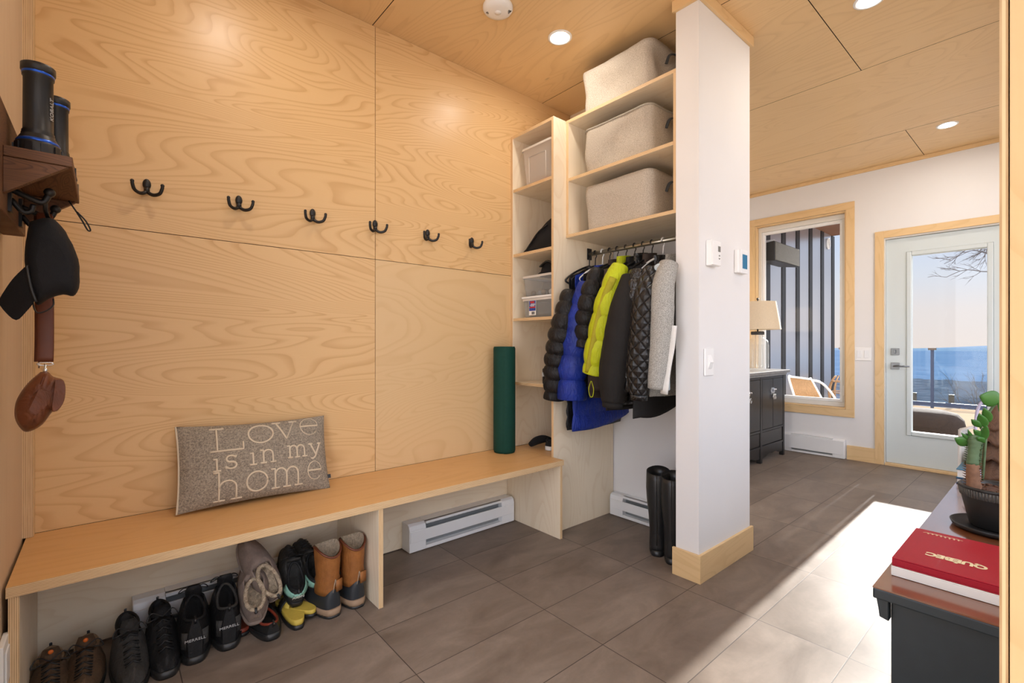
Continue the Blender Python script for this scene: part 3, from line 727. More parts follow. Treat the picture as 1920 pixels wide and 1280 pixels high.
# ================================================================== CLOSET SHELF UNIT
t = thing('closet_shelves', 'plywood closet shelves holding the three linen baskets above the coats', 'shelving', (2.32, 1.58, 1.74))
CS = (2.431, 2.084, 1.752)
for z in CS:
    MB().box(2.09, 2.5455, 1.2415 if z < 2.4 and z > 1.8 else 1.2245, 1.925 if z > 1.8 and z < 2.4 else 1.944, z - .018, z, g='y', thin='z').build('shelf', ['birch', 'edge'], t, bevel=.0008)
MB().box(2.091, 2.5455, 1.2245, 1.241, 1.7525, 2.4125, g='z', thin='y').build('side_panel', ['birch', 'edge'], t)
MB().box(2.091, 2.5455, 1.9255, 1.944, 1.7525, 2.4125, g='z', thin='y').build('side_panel', ['birch', 'edge'], t)
RX, RZ = 2.30, 1.662
t = thing('coat_rod', 'metal closet rod under the plywood shelves carrying the hangers', 'rod', (RX, 1.58, RZ))
MB().tube([(RX, 1.9445, RZ), (RX, 1.2235, RZ)], .0125, 14).build('rod', 'rod', t)
MB().box(RX - .02, RX + .02, 1.938, 1.9445, RZ - .035, RZ + .035).build('wall_flange', 'black_iron', t, bevel=.002)

# ================================================================== HOOKS
def make_hook():
    t = thing('coat_hook', 'x', 'coat hook', group='black double hooks on the plywood wall')
    MB().sphere((0, -.006, .020), (.0135, .009, .021), 20, 12).tube([(0, -.006, .008), (0, -.010, -.010)], .0095, 12).build('back_plate', 'black_iron', t, loc=True)
    for s in (-1, 1):
        pts = smooth_path([(0, -.008, .004), (.004 * s, -.012, -.012), (.020 * s, -.024, -.022), (.038 * s, -.038, -.016), (.045 * s, -.046, .002), (.046 * s, -.048, .012)], 4)
        MB().tube(pts, [.0072 - .0014 * i / len(pts) for i in range(len(pts))], 8).sphere((.046 * s, -.048, .014), .0068, 8, 6).build('prong', 'black_iron', t, loc=True)
    return t
def copy_tree(o, parent=None):
    c = o.copy(); COL.objects.link(c)
    if parent: c.parent = parent
    for ch in list(o.children): copy_tree(ch, c)
    return c
hk = make_hook()
names = ['leftmost black double hook on the plywood wall, nearest the wooden coat rack', 'second black double hook from the left on the plywood wall', 'third black double hook from the left on the plywood wall',
         'black double hook sitting on the vertical joint of the plywood panels', 'black double hook just right of the panel joint, second from the shelf tower', 'rightmost black double hook, nearest the shelf tower']
for i, x in enumerate((.125, .44, .748, 1.060, 1.370, 1.673)):
    o = hk if i == 0 else copy_tree(hk)
    o.location = (x, YW - .002, 1.70); o['label'] = names[i]
# ================================================================== BASKETS
random.seed(4)
def nz(p, s=1.0, o=0.0): return noise.noise(Vector((p[0] * s + o, p[1] * s + o, p[2] * s + o)))
def rrect(hx, hy, r, n=6):
    out = []
    for cx, cy, a0 in ((hx - r, hy - r, 0), (-hx + r, hy - r, PI / 2), (-hx + r, -hy + r, PI), (hx - r, -hy + r, 1.5 * PI)):
        for i in range(n + 1):
            a = a0 + PI / 2 * i / n; out.append((cx + r * math.cos(a), cy + r * math.sin(a)))
    return out
def dense(poly, step=.03):
    out = []
    for i in range(len(poly)):
        a, b = poly[i], poly[(i + 1) % len(poly)]; m = max(1, int(math.dist(a, b) / step))
        for k in range(m): out.append((a[0] + (b[0] - a[0]) * k / m, a[1] + (b[1] - a[1]) * k / m))
    return out
def basket(z, h, y0, y1, label, seed, slump, binding=True):
    cy = (y0 + y1) / 2; hy = (y1 - y0) / 2; hx = .20; cx = 2.118 + hx
    t = thing('storage_basket', label, 'basket', (cx, cy, z), group='linen baskets on the closet shelves')
    b = MB(); pl = dense(rrect(hx, hy, .055)); R = []; m = 14
    def ring(k, inset=0):
        f = k / m; out = []
        for (x, y) in pl:
            sc = .90 + .10 * min(1, f * 1.25)
            q = (x * sc, y * (.955 + .045 * f), f * h)
            a = slump * (f * (1 - f) * 4) * nz(q, 5, seed) * .045 + .004 * nz(q, 17, seed)
            dip = slump * .35 * math.sin(PI * (y / hy + 1) / 2) * (-.02) * f
            nrm = Vector((x, y, 0)).normalized()
            zz = f * h + dip * f + (.006 * nz((x, y, seed), 6) * f)
            out.append((cx + max(q[0] + nrm.x * a - nrm.x * inset, -hx + .0 + inset), cy + q[1] + nrm.y * a - nrm.y * inset, z + .001 + zz))
        return out
    for k in range(m + 1): R.append(ring(k))
    for k in range(m, 1, -3): R.append(ring(k, .008))
    b.rings(R, True, True, True); b.build('body', 'linen', t)
    if binding:
        b = MB(); top = ring(m); pts = [Vector(p) + Vector((0, 0, -.006)) for p in top]; 
        b.tube(pts + [pts[0]], .0055, 6, cap=False); b.build('binding', 'linen_trim', t)
    # felt loop handles at the short ends
    for s in (-1, 1):
        yy = cy + s * (hy + .001)
        hd = MB(); pts = smooth_path([(cx - .055, yy, z + h * .62), (cx - .05, yy + s * .018, z + h * .78), (cx, yy + s * .026, z + h * .84), (cx + .05, yy + s * .018, z + h * .78), (cx + .055, yy, z + h * .62)], 4)
        hd.tube(pts, .010, 8, flat=.45); hd.build('handle', 'felt', t)
basket(CS[0], .252, 1.385, 1.865, 'slumped linen basket on top of the closet shelves, touching near the ceiling', 3.1, 1.5, False)
basket(CS[1], .262, 1.385, 1.842, 'linen basket with grey binding on the second closet shelf, middle of the three', 7.7, 1.2, True)
basket(CS[2], .255, 1.385, 1.845, 'finely woven linen basket on the lowest closet shelf, right above the coat rod', 12.3, .35, False)

# ================================================================== TOWER CONTENTS
def bin_(name, label, cx, cy, z, lx, ly, h, mat, rim, taper=.9, cat='bin', wall=.003, panel=False):
    t = thing(name, label, cat, (cx, cy, z)); b = MB(); R = []
    pr = rrect(lx / 2, ly / 2, .02, 4)
    for f in (0, .25, .5, .75, 1): R.append([(cx + p[0] * (taper + (1 - taper) * f), cy + p[1] * (taper + (1 - taper) * f), z + .001 + h * f) for p in pr])
    b.rings(R, True, True, False); b.build('body', mat, t)
    b = MB(); o = [(cx + p[0] * 1.0, cy + p[1] * 1.0) for p in rrect(lx / 2 + .006, ly / 2 + .006, .024, 4)]
    i_ = [(cx + p[0], cy + p[1]) for p in rrect(lx / 2 - .001, ly / 2 - .001, .02, 4)]
    b.rings([[(p[0], p[1], z + h - .012) for p in o], [(p[0], p[1], z + h + .002) for p in o], [(p[0], p[1], z + h + .002) for p in i_], [(p[0], p[1], z + h - .008) for p in i_]], True, False, False)
    b.build('rim', rim, t)
    if panel:
        b = MB(); xx = cx - lx / 2 * .93 - .004
        ya, yb, za, zb = cy - ly * .27, cy + ly * .27, z + .03, z + h - .06
        b.tube([(xx, ya, za), (xx - .004, ya, zb), (xx - .004, yb, zb), (xx, yb, za)], .002, 6); b.build('moulded_ridge', rim, t)
    return t
bin_('storage_bin', 'tall translucent plastic bin with red cloth inside on the top shelf of the tower', 2.20, 2.125, SHZ[0], .36, .275, .245, 'clearbin', 'clearrim', .88, panel=True)
b = MB(); R = []
for k in range(9):
    a = k / 8; R.append([(2.065 + .25 * a, 2.02 + .19 * j / 10, SHZ[0] + .035 + .04 * (.6 + nz((a * 3, j * .4, 0), 1.7)) * math.sin(PI * min(max(j / 10, .03), .97)) * math.sin(PI * min(max(a, .05), .95))) for j in range(11)])
b.rings(R, False, False, False); tag(b.build('cloth', 'red_cable', None, solid=.004), 'crumpled red cloth lying inside the translucent bin on the top tower shelf', 'cloth')
# lumpy black things: a backpack, a cap, a folded hat
def blob(name, label, cat, c, r, mat, seed, amp=.25, fr=6, flatbase=True, group=None):
    b = MB(); b.sphere(c, r, 28, 18); out = []
    for p in b.v:
        d = Vector(p) - Vector(c); k = 1 + amp * nz((d.x * fr + seed, d.y * fr, d.z * fr)); q = Vector(c) + d * k
        if flatbase: q.z = max(q.z, c[2] - r[2] * .9 + .0)
        out.append(tuple(q))
    b.v = out; return tag(b.build(name, mat), label, cat, group)
# black sack: half dome slumping to the left
b = MB(); R = []
for k in range(15):
    f = k / 14; y = 2.255 - .285 * f
    hgt = .228 * (math.sin(PI * .5 * min(1, f * 1.05 + .04))) ** .72 + .004
    ring = []
    for j in range(20):
        a = PI * j / 19; x = 2.16 - .125 * math.cos(a); z = SHZ[1] + .001 + hgt * math.sin(a) ** .55
        q = 1 + .10 * nz((x * 9, y * 9, z * 9), 1.7)
        ring.append((2.16 + (x - 2.16) * q, y, SHZ[1] + .001 + (z - SHZ[1] - .001) * q))
    R.append(ring)
b.rings(R, True, True, True)
sack = b.build('backpack', 'cap'); tag(sack, 'black cloth backpack slumped on the second shelf of the tower', 'backpack')
b = MB(); b.tube(smooth_path([(2.035, 2.235, SHZ[1] + .02), (2.033, 2.19, SHZ[1] + .06), (2.035, 2.12, SHZ[1] + .12), (2.04, 2.05, SHZ[1] + .15)], 4), .008, 6, flat=.4); b.build('strap', 'black_pl', sack)
zb = SHZ[2]
# lower bin with white lid and label
t = bin_('shoe_bin', 'lower smoky plastic box with white lid and blue label on the third tower shelf', 2.19, 2.125, zb, .34, .262, .118, 'smokebin', 'clearrim', .94, 'bin')
b = MB(); o = rrect(.178, .142, .02, 4)
b.rings([[(2.19 + p[0], 2.125 + p[1], zb + .1205) for p in o], [(2.19 + p[0], 2.125 + p[1], zb + .133) for p in o], [(2.19 + p[0] * .95, 2.125 + p[1] * .95, zb + .1345) for p in o]], True, True, True); b.build('lid', 'lid', t)
M['lab_blue'] = flat('blue label', (.02, .06, .30), .5); M['lab_red'] = flat('red label', (.5, .02, .02), .5); M['lab_w'] = flat('white label', (.78, .78, .76), .5)
xx = 2.018
b = MB(); b.box(xx - .0015, xx, 2.128, 2.190, zb + .015, zb + .107, mi=0); b.box(xx - .002, xx - .0015, 2.130, 2.188, zb + .042, zb + .105, mi=1)
b.box(xx - .0025, xx - .002, 2.140, 2.178, zb + .090, zb + .102, mi=2); b.box(xx - .0025, xx - .002, 2.132, 2.186, zb + .060, zb + .068, mi=2)
for k, (y0, y1) in enumerate(((2.134, 2.172), (2.134, 2.180), (2.140, 2.176))): b.box(xx - .0025, xx - .002, y0, y1, zb + .083 - .006 * k, zb + .086 - .006 * k, mi=0)
for k in range(7): b.box(xx - .0025, xx - .002, 2.138 + k * .004, 2.1395 + k * .004 + .0008 * (k % 3), zb + .02, zb + .037, mi=3)
b.build('label', ['lab_w', 'lab_blue', 'lab_red', 'black_pl'], t)
z2 = zb + .136
bin_('shoe_bin', 'upper clear plastic box full of small items, stacked on the white-lidded box', 2.19, 2.125, z2, .34, .262, .125, 'smokebin', 'clearrim', .92, 'bin')
random.seed(7)
for k in range(7):
    yy = 2.03 + .03 * k; 
    sp = MB(); sp.sphere((2.07 + random.uniform(0, .09), yy, z2 + .022), (.018, .014, .018), 10, 8)
    tag(sp.build('ball', ['lining', 'lab_w', 'grey_letter'][k % 3]), 'small pale round item at the bottom of the upper clear box', 'ball', 'small items in the clear box')
b = MB(); R = []
for k in range(9):
    f = k / 8; R.append([(2.19 + (.085 - .02 * f) * math.cos(2 * PI * j / 20) * (1 + .12 * nz((j * .7, f * 3, 1), 1)), 2.12 + .10 * math.sin(2 * PI * j / 20), z2 + .045 + .05 * f) for j in range(20)])
b.rings(R, True, True, True); tag(b.build('cloth_bundle', 'felt'), 'dark cloth bundle inside the upper clear box', 'cloth')
z3 = z2 + .129
b = MB(); b.lathe([(.001, 0), (.12, 0), (.128, .012), (.11, .022), (.10, .055), (.085, .075), (.03, .085), (.001, .086)], (2.17, 2.09, z3), 28, sx=1, sy=.95)
b.v = [(p[0], p[1], p[2] + .012 * nz((p[0] * 12, p[1] * 12, 1)) * (p[2] - z3) / .05) for p in b.v]
hat = tag(b.build('hat', 'cap'), 'black soft hat lying on top of the upper clear box', 'hat')
b = MB(); b.tube(smooth_path([(2.055, 2.0, z3 + .05), (2.045, 2.05, z3 + .075), (2.05, 2.10, z3 + .062), (2.07, 2.14, z3 + .055)], 4), .012, 8, flat=.5); b.build('hat_band', 'black_pl', hat)
tag(MB().box(2.02, 2.30, 1.9665, 1.978, zb + .001, zb + .20).build('tablet_case', 'black_pl', None, bevel=.004), 'thin black case standing beside the plastic boxes on the third tower shelf', 'case')
t = thing('speaker', 'small black portable speaker at the right end of the lowest tower shelf', 'speaker', (2.08, 2.01, SHZ[3]))
MB().lathe([(.001, 0), (.036, 0), (.038, .006), (.038, .085), (.034, .093), (.001, .095)], (2.05, 2.05, SHZ[3] + .0005), 24).build('body', 'black_pl', t)
MB().box(2.009, 2.0125, 2.052, 2.066, SHZ[3] + .045, SHZ[3] + .07).build('mark', 'grey_letter', t)

# ================================================================== YOGA MAT
t = thing('yoga_mat', 'rolled dark green yoga mat standing upright on the right end of the bench', 'yoga mat', (1.852, 2.235, .446))
b = MB(); R = []
for z in (.4465, .46, .7, .95, 1.075, 1.087):
    ring = []
    for j in range(48):
        a = 2 * PI * j / 48; r = .0700 - (.004 if z in (.4465, 1.087) else 0)
        r -= .006 * (((a - 3.95) % (2 * PI)) / (2 * PI))   # spiral step of the outer edge
        ring.append((1.852 + r * math.cos(a), 2.235 + r * math.sin(a), z))
    R.append(ring)
b.rings(R, True, True, False); b.build('roll', 'mat', t)
b = MB(); pts = []
for j in range(160):
    a = j / 160 * 2 * PI * 6; r = .064 - .0088 * a / (2 * PI); pts.append((1.852 + r * math.cos(a), 2.235 + r * math.sin(a), 1.084))
b.tube(pts, .0026, 5).lathe([(.001, 1.079), (.067, 1.079)], (1.852, 2.235, 0), 30); b.build('spiral_end', 'mat', t)

# ================================================================== PILLOW
PW, PH = .575, .335
pm = Matrix.Translation((.497, 2.195, .4485)) @ Matrix.Rotation(-.30, 4, 'X') @ Matrix.Rotation(math.radians(1.0), 4, 'Y')
def pil(u, v, side=1, off=0.0):
    """u,v in -1..1 -> local point of the cushion face; -y is the front"""
    px = PW / 2 * u * (1 - .045 * (1 - abs(u)) * 0 - .03 * (1 - v * v) * (abs(u) ** 6)) ; pz = PH / 2 * v * (1 - .07 * (1 - u * u) * (abs(v) ** 6)) + PH / 2
    e = max(0, (1 - abs(u) ** 2.6)) ** .62 * max(0, (1 - abs(v) ** 2.6)) ** .62
    d = .052 * e + .004 * nz((u * 2.1 + 3, v * 2.1, side)) * e
    return Vector((px, -side * (d + off) - (0 if off else 0), pz + .010 * math.sin(u * 5 + 1) * (1 if v > .9 or v < -.9 else 0) * 0))
t = thing('throw_pillow', 'grey wool pillow with cream lettering leaning on the wall above the bench', 'pillow')
t.matrix_basis = pm
b = MB(); N = 36; Mv = 24
for side in (1, -1):
    o = len(b.v)
    for i in range(Mv + 1):
        for j in range(N + 1): b.v.append(tuple(pil(-1 + 2 * j / N, -1 + 2 * i / Mv, side)))
    for i in range(Mv):
        for j in range(N): b.face((o + i * (N + 1) + j, o + i * (N + 1) + j + 1, o + (i + 1) * (N + 1) + j + 1, o + (i + 1) * (N + 1) + j), None, 0, True)
b.build('cover', 'pillow', t, loc=True)
b = MB(); pts = [pil(-1, v) for v in np.linspace(-1, 1, 30)]
b.tube([p + Vector((-.002, 0, 0)) for p in pts], .0035, 6); b.build('piping', 'pal_letter', t, loc=True)
MB().box(PW / 2 - .022, PW / 2 + .006, -.003, .003, .045, .062).build('side_tag', 'black_pl', t, loc=True)
def arc(cx, cy, rx, ry, a0, a1, n=16): return [(cx + rx * math.cos(math.radians(a0 + (a1 - a0) * i / n)), cy + ry * math.sin(math.radians(a0 + (a1 - a0) * i / n))) for i in range(n + 1)]
def glyph(ch):
    """strokes in a box x 0..w, baseline 0, x-height 1"""
    sf = .16
    if ch == 'L': return .98, [[(.2, 0), (.2, 1.25)], [(0, 1.25), (.42, 1.25)], [(0, 0), (.95, 0), (.95, .42)]]
    if ch == 'o': return 1.0, [arc(.5, .5, .5, .5, 0, 360, 28)]
    if ch == 'v': return .95, [[(.10, 1), (.47, 0), (.85, 1)], [(-.05, 1), (.30, 1)], [(.65, 1), (1.0, 1)]]
    if ch == 'e': return .95, [[(.02, .52), (.92, .52)] + arc(.47, .5, .46, .5, 3, 320, 24)]
    if ch == 'i': return .45, [[(.05, 1), (.24, 1), (.24, 0)], [(.02, 0), (.46, 0)], [(.235, 1.27), (.245, 1.30)]]
    if ch == 's': return .72, [[(.60, .80)] + arc(.34, .75, .26, .25, 30, 250, 12) + arc(.34, .26, .29, .26, 70, -160, 12)[0:], [(.61, 1.0), (.61, .78)], [(.05, .0), (.05, .24)]]
    if ch == 'n': return .98, [[(.02, 1), (.2, 1), (.2, 0)], [(.02, 0), (.38, 0)], [(.2, .68)] + arc(.47, .66, .27, .34, 160, 0, 10) + [(.74, 0)], [(.58, 0), (.93, 0)]]
    if ch == 'h': return 1.0, [[(.02, 1.4), (.2, 1.4), (.2, 0)], [(.02, 0), (.40, 0)], [(.2, .62)] + arc(.48, .62, .28, .34, 160, 0, 10) + [(.76, 0)], [(.58, 0), (.96, 0)]]
    if ch == 'm': return 1.5, [[(.02, 1), (.2, 1), (.2, 0)], [(.04, 0), (.38, 0)], [(.2, .70)] + arc(.44, .68, .24, .32, 160, 0, 8) + [(.68, 0)], [(.52, 0), (.86, 0)], [(.68, .70)] + arc(.93, .68, .25, .32, 160, 0, 8) + [(1.18, 0)], [(1.02, 0), (1.38, 0)]]
    if ch == 'y': return .95, [[(.10, 1), (.48, .05)], [(.86, 1), (.42, -.15), (.25, -.30), (.10, -.26)], [(-.05, 1), (.28, 1)], [(.66, 1), (1.0, 1)]]
# (char, u left, u right, v baseline, x-height) as fractions of the cushion face, v from the top
LET = [('L', .185, .395, .315, .205), ('o', .425, .590, .270, .215), ('v', .600, .765, .255, .215), ('e', .790, .935, .230, .215),
       ('i', .195, .245, .525, .125), ('s', .270, .350, .515, .140), ('i', .420, .470, .505, .125), ('n', .490, .605, .500, .140), ('m', .675, .840, .480, .135), ('y', .845, .945, .480, .135),
       ('h', .195, .380, .845, .215), ('o', .400, .535, .800, .215), ('m', .555, .800, .800, .215), ('e', .820, .935, .770, .215)]
b = MB()
for ch, u0, u1, vb, xh in LET:
    w, strokes = glyph(ch)
    for st in strokes:
        dp = []
        for p, q in zip(st, st[1:]):
            m = max(1, int(math.dist(p, q) / .09))
            dp += [(p[0] + (q[0] - p[0]) * k / m, p[1] + (q[1] - p[1]) * k / m) for k in range(m)]
        dp.append(st[-1])
        pts = []
        for (gx, gy) in dp:
            fu = u0 + (u1 - u0) * gx / w; fv = (vb + .012 - xh * gy) * 1.10 - .005
            pts.append(pil(-1 + 2 * fu, 1 - 2 * fv, 1, .0006))
        b.tube(pts, .0038, 6, flat=.45, up=(0, 1, 0))
b.build('lettering', 'pal_letter', t, loc=True)

# ================================================================== COATS ON HANGERS
def hanger(y, mat, label, x=RX, hw=.205, drop=.14, tilt=0.0):
    t = thing('coat_hanger', label, 'hanger', (x, y, RZ), group='clothes hangers on the closet rod')
    r = .0155
    pts = [(x + r * math.cos(a), y, RZ + r * math.sin(a) - .0) for a in np.linspace(math.radians(-50), math.radians(185), 12)]
    pts = pts[::-1]
    pts = [(x - r, y, RZ - .006)] + pts[1:]
    tail = [(x + .014, y, RZ - .015), (x + .003, y, RZ - .032), (x, y, RZ - .078)]
    MB().tube(pts + tail, .0032 if mat != 'plastic_w' else .0045, 7).build('hook', mat, t)
    z = RZ - .078
    b = MB()
    for s in (-1, 1):
        b.tube(smooth_path([(x, y, z), (x + s * .06, y, z - .02), (x + s * .14, y, z - .055), (x + s * hw, y, z - .095), (x + s * (hw + .006), y, z - .112), (x + s * (hw - .02), y, z - .122)], 3), .006, 8)
    b.tube([(x - hw + .02, y, z - .122), (x + hw - .02, y, z - .122)], .005, 8)
    b.build('shoulder_bar', mat, t)
    return t
def coat(name, label, y, hem, mat, sleeve, sx=2.02, W=.235, T=.026, collar=None, puff=0.0, period=.07, back=True, hemtilt=0.0, hemcurve=.015, neck=1.575, cat='jacket', cuff=None, xf=None):
    """body: flattened loft hanging on the hanger, front edge toward the room; sleeve: picture track of (u, v, half width px)"""
    t = thing(name, label, cat, (RX, y, hem), group='jackets on the closet rod')
    b = MB(); n = 40; R = []; m = 46
    for i in range(m + 1):
        f = i / m; ring = []
        for j in range(n):
            a = 2 * PI * j / n; ca, sa = math.cos(a), math.sin(a)
            flare = 1.0 + .10 * (1 - f)
            wx = W * flare * (abs(ca) ** .75) * (1 if ca >= 0 else -1)
            ztop = neck - .015 - .33 * max(0, abs(wx) - .05)
            h0 = hem + hemtilt * (wx / W) - hemcurve * (1 - min(1, (wx / W) ** 2)) + .012 * (1 - abs(ca))
            z = h0 + (ztop - h0) * f
            th = T * (1 - .85 * max(0, f - .80) / .20)
            if puff: th *= (1 - puff) + puff * abs(math.sin(PI * z / period)) ** .55 * 1.3; wx *= 1 + puff * .06 * (abs(math.sin(PI * z / period)) - .5)
            th += .006 * nz((wx * 7, y * 30, z * 4))
            ring.append((RX + wx, y + th * sa, z))
        R.append(ring)
    b.rings(R, True, True, True); b.build('body', mat, t)
    # sleeves
    def slv(P, rad, nm='sleeve', m2=mat):
        Q = smooth_path([(*p, r) for p, r in zip(P, rad)], 26 if puff else 9); bb = MB(); pts = [q[:3] for q in Q]; rr = [q[3] for q in Q]
        acc = [0]
        for p, q in zip(pts, pts[1:]): acc.append(acc[-1] + float(np.linalg.norm(np.array(p) - np.array(q))))
        def rf(i, a, q):
            k = 1 + .05 * nz((acc[i] * 9, a, y * 10), 1.0) + .03 * nz((acc[i] * 30, a * 2, y * 10))
            if puff: k *= 1 + puff * .08 - puff * .42 * (1 - abs(math.sin(PI * acc[i] / period)) ** .5)
            return q * k
        bb.tube(pts, rr, 20, True, rfun=rf); return bb.build(nm, m2, t)
    P = []; rad = []
    for k, (u, v, hwp) in enumerate(sleeve):
        x = sx if k else sx + .045
        p = at(u, v, x=x); w = (p - Vector((0, 0, CAM_H))).dot(Fv); P.append(p); rad.append(hwp * w / FPX)
    slv(P, rad)
    if cuff:
        q = P[-1]; d = (P[-1] - P[-2]).normalized(); MB().tube([q - d * .004, q + d * .03], [rad[-1] * .92, rad[-1] * .86], 18).build('cuff', cuff, t)
    if back:
        slv([Vector((RX + .20, y, 1.44)), Vector((RX + .235, y - .004, 1.2)), Vector((RX + .225, y, .98)), Vector((RX + .20, y, .86))], [.035, .04, .035, .028])
    if collar:
        cm, hgt, rad_ = collar
        pts = []
        bb = MB(); RR = []
        for f in (0, .5, 1):
            RR.append([(RX - .02 + rad_ * (.85 - .10 * f) * math.cos(2 * PI * j / 18), y + .030 * (1 - .2 * f) * math.sin(2 * PI * j / 18), neck - .075 + hgt * f + .008 * math.cos(2 * PI * j / 18)) for j in range(18)])
        bb.rings(RR, True, True, False); bb.rings([[(RX - .02 + (p[0] - RX + .02) * .8, y + (p[1] - y) * .7, p[2]) for p in RR[2]], RR[2]], True, True, False)
        bb.build('collar', cm, t)
    return t
CY = [1.895, 1.838, 1.785, 1.730, 1.668, 1.608, 1.552, 1.495, 1.425, 1.352]
hanger(1.925, 'black_pl', 'black empty hanger at the left end of the rod with its bare arm showing', x=RX - .02)
hanger(CY[0], 'black_pl', 'black hanger of the leftmost black puffer jacket')
hanger(CY[1], 'plastic_w', 'white hanger near the left end of the rod, holding the blue puffer')
hanger(CY[2], 'black_pl', 'black hanger just right of the white hanger at the left')
hanger(CY[3], 'black_pl', 'black hanger of the taupe collared coat left of the yellow jacket')
hanger(CY[4], 'black_pl', 'black hanger holding the yellow jacket')
hanger(CY[5], 'black_pl', 'black hanger holding the matte black coat right of the yellow jacket')
hanger(CY[6], 'black_pl', 'black hanger holding the glossy black puffer')
hanger(CY[7], 'black_pl', 'black hanger holding the diamond quilted jacket')
hanger(CY[8], 'plastic_w', 'white hanger near the right end of the rod beside the column')
coat('puffer_jacket', 'leftmost black puffer jacket with horizontal baffles, overlapping the shelf tower', CY[0], .60, 'blk_puff',
     [(1070, 545, 15), (1058, 600, 23), (1048, 660, 26), (1042, 710, 23), (1038, 748, 19)], sx=2.0, puff=.6, period=.075, collar=('blk_puff', .08, .07), T=.024)
blue = coat('puffer_jacket', 'royal blue puffer jacket hanging lowest, second from the left', CY[1], .635, 'navyblue',
     [(1098, 530, 14), (1084, 590, 19), (1078, 650, 25), (1073, 700, 28), (1072, 748, 27)], sx=2.03, puff=.5, period=.14, collar=('navyblue', .08, .07), W=.245, hemtilt=.03, hemcurve=.03)
p = at(1077, 598, x=2.0); w_ = .011
pb = MB(); pb.box(p.x - .018, p.x - .012, p.y - .010, p.y + .010, p.z - .014, p.z + .014)
pb.build('sleeve_badge', 'sandal_red', blue)
coat('puffer_jacket', 'black puffer jacket between the blue one and the yellow one', CY[2], .86, 'blk_puff',
     [(1122, 505, 15), (1109, 550, 20), (1100, 600, 22), (1094, 650, 17)], sx=2.03, puff=.6, period=.08, collar=('blk_puff', .07, .07))
coat('coat', 'taupe and black coat mostly hidden behind the yellow jacket', CY[3], .80, 'brown_soft',
     [(1140, 510, 14), (1128, 560, 18), (1122, 640, 18), (1118, 730, 16)], sx=2.07, collar=('brown_soft', .10, .075), W=.225)
ylw = coat('puffer_jacket', 'bright lime yellow puffer jacket in the middle of the coats', CY[4], .90, 'lime',
     [(1163, 498, 17), (1146, 545, 22), (1133, 600, 25), (1122, 655, 25), (1113, 700, 21)], sx=2.0, puff=.38, period=.135, collar=('lime', .11, .08), W=.225)
trk = [(1150, 520), (1133, 560), (1120, 610), (1110, 660), (1103, 698)]
pts = [at(u, v, x=2.0) for u, v in trk]; pts = [p + (Vector((0, 0, CAM_H)) - p).normalized() * k for p, k in zip(pts, (.062, .072, .080, .080, .070))]
MB().tube(smooth_path(pts, 5), .019, 12, flat=.45, up=tuple(pts[2])).build('side_stripe', 'limetrim', ylw)
pts = [at(u, v, x=1.99) for u, v in ((1108, 714), (1104, 728), (1106, 742), (1111, 743), (1113, 730), (1109, 714))]
MB().tube(smooth_path(pts, 4), .0022, 6).build('cuff_cord', 'lime', ylw)
coat('coat', 'matte black softshell coat with a long hanging sleeve right of the yellow jacket', CY[5], .745, 'blk_soft',
     [(1185, 520, 20), (1172, 580, 29), (1160, 660, 32), (1152, 715, 29), (1149, 752, 22)], sx=1.98, collar=('blk_soft', .10, .07), cuff='blk_soft')
coat('puffer_jacket', 'glossy black puffer vest squeezed between the matte coat and the quilted jacket', CY[6], .78, 'blk_shiny',
     [(1202, 510, 22), (1190, 560, 18), (1181, 640, 14), (1182, 735, 12)], sx=1.99, puff=.6, period=.055, collar=('blk_shiny', .11, .08))
coat('jacket', 'black diamond quilted jacket with ribbed cuff, left of the grey sweater', CY[7], .80, 'quilt',
     [(1225, 505, 18), (1212, 560, 25), (1206, 630, 27), (1200, 690, 25), (1198, 738, 19)], sx=1.97, collar=('brown_soft', .10, .08), cuff='blk_shiny')
coat('jacket', 'black jacket with a shiny hood and rounded hem, nearest the column', CY[8], .785, 'blk_soft',
     [(1242, 500, 12), (1238, 580, 12), (1236, 670, 12)], sx=2.05, collar=('blk_shiny', .08, .095), W=.25, hemtilt=.055, hemcurve=.06)
gry = coat('sweater', 'flecked grey fleece sweater with white lining at the right end of the coats', CY[9], .84, 'greyknit',
     [(1254, 495, 18), (1243, 540, 21), (1241, 600, 22), (1236, 670, 19), (1229, 728, 15)], sx=1.98, collar=('greyknit', .09, .09), W=.22, neck=1.56)
pts = [at(u, v, x=1.99) for u, v in ((1262, 610), (1258, 650), (1251, 690), (1245, 738))]
MB().tube(smooth_path(pts, 5), [.02] * 16, 12, flat=.5).build('lining_edge', 'whitecloth', gry)
pts = [at(u, v, x=1.985) for u, v in ((1222, 520), (1228, 505), (1238, 500), (1247, 525))]
MB().tube(smooth_path(pts, 5), .014, 10, flat=.6).build('neck_lining', 'paleblue', gry)
pts = [Vector((2.10, 1.262, 1.20)), Vector((2.06, 1.262, 1.0)), Vector((2.06, 1.262, .88))]
MB().tube(smooth_path(pts, 4), [.02] * 9, 12).build('inner_sleeve', 'paleblue', gry)

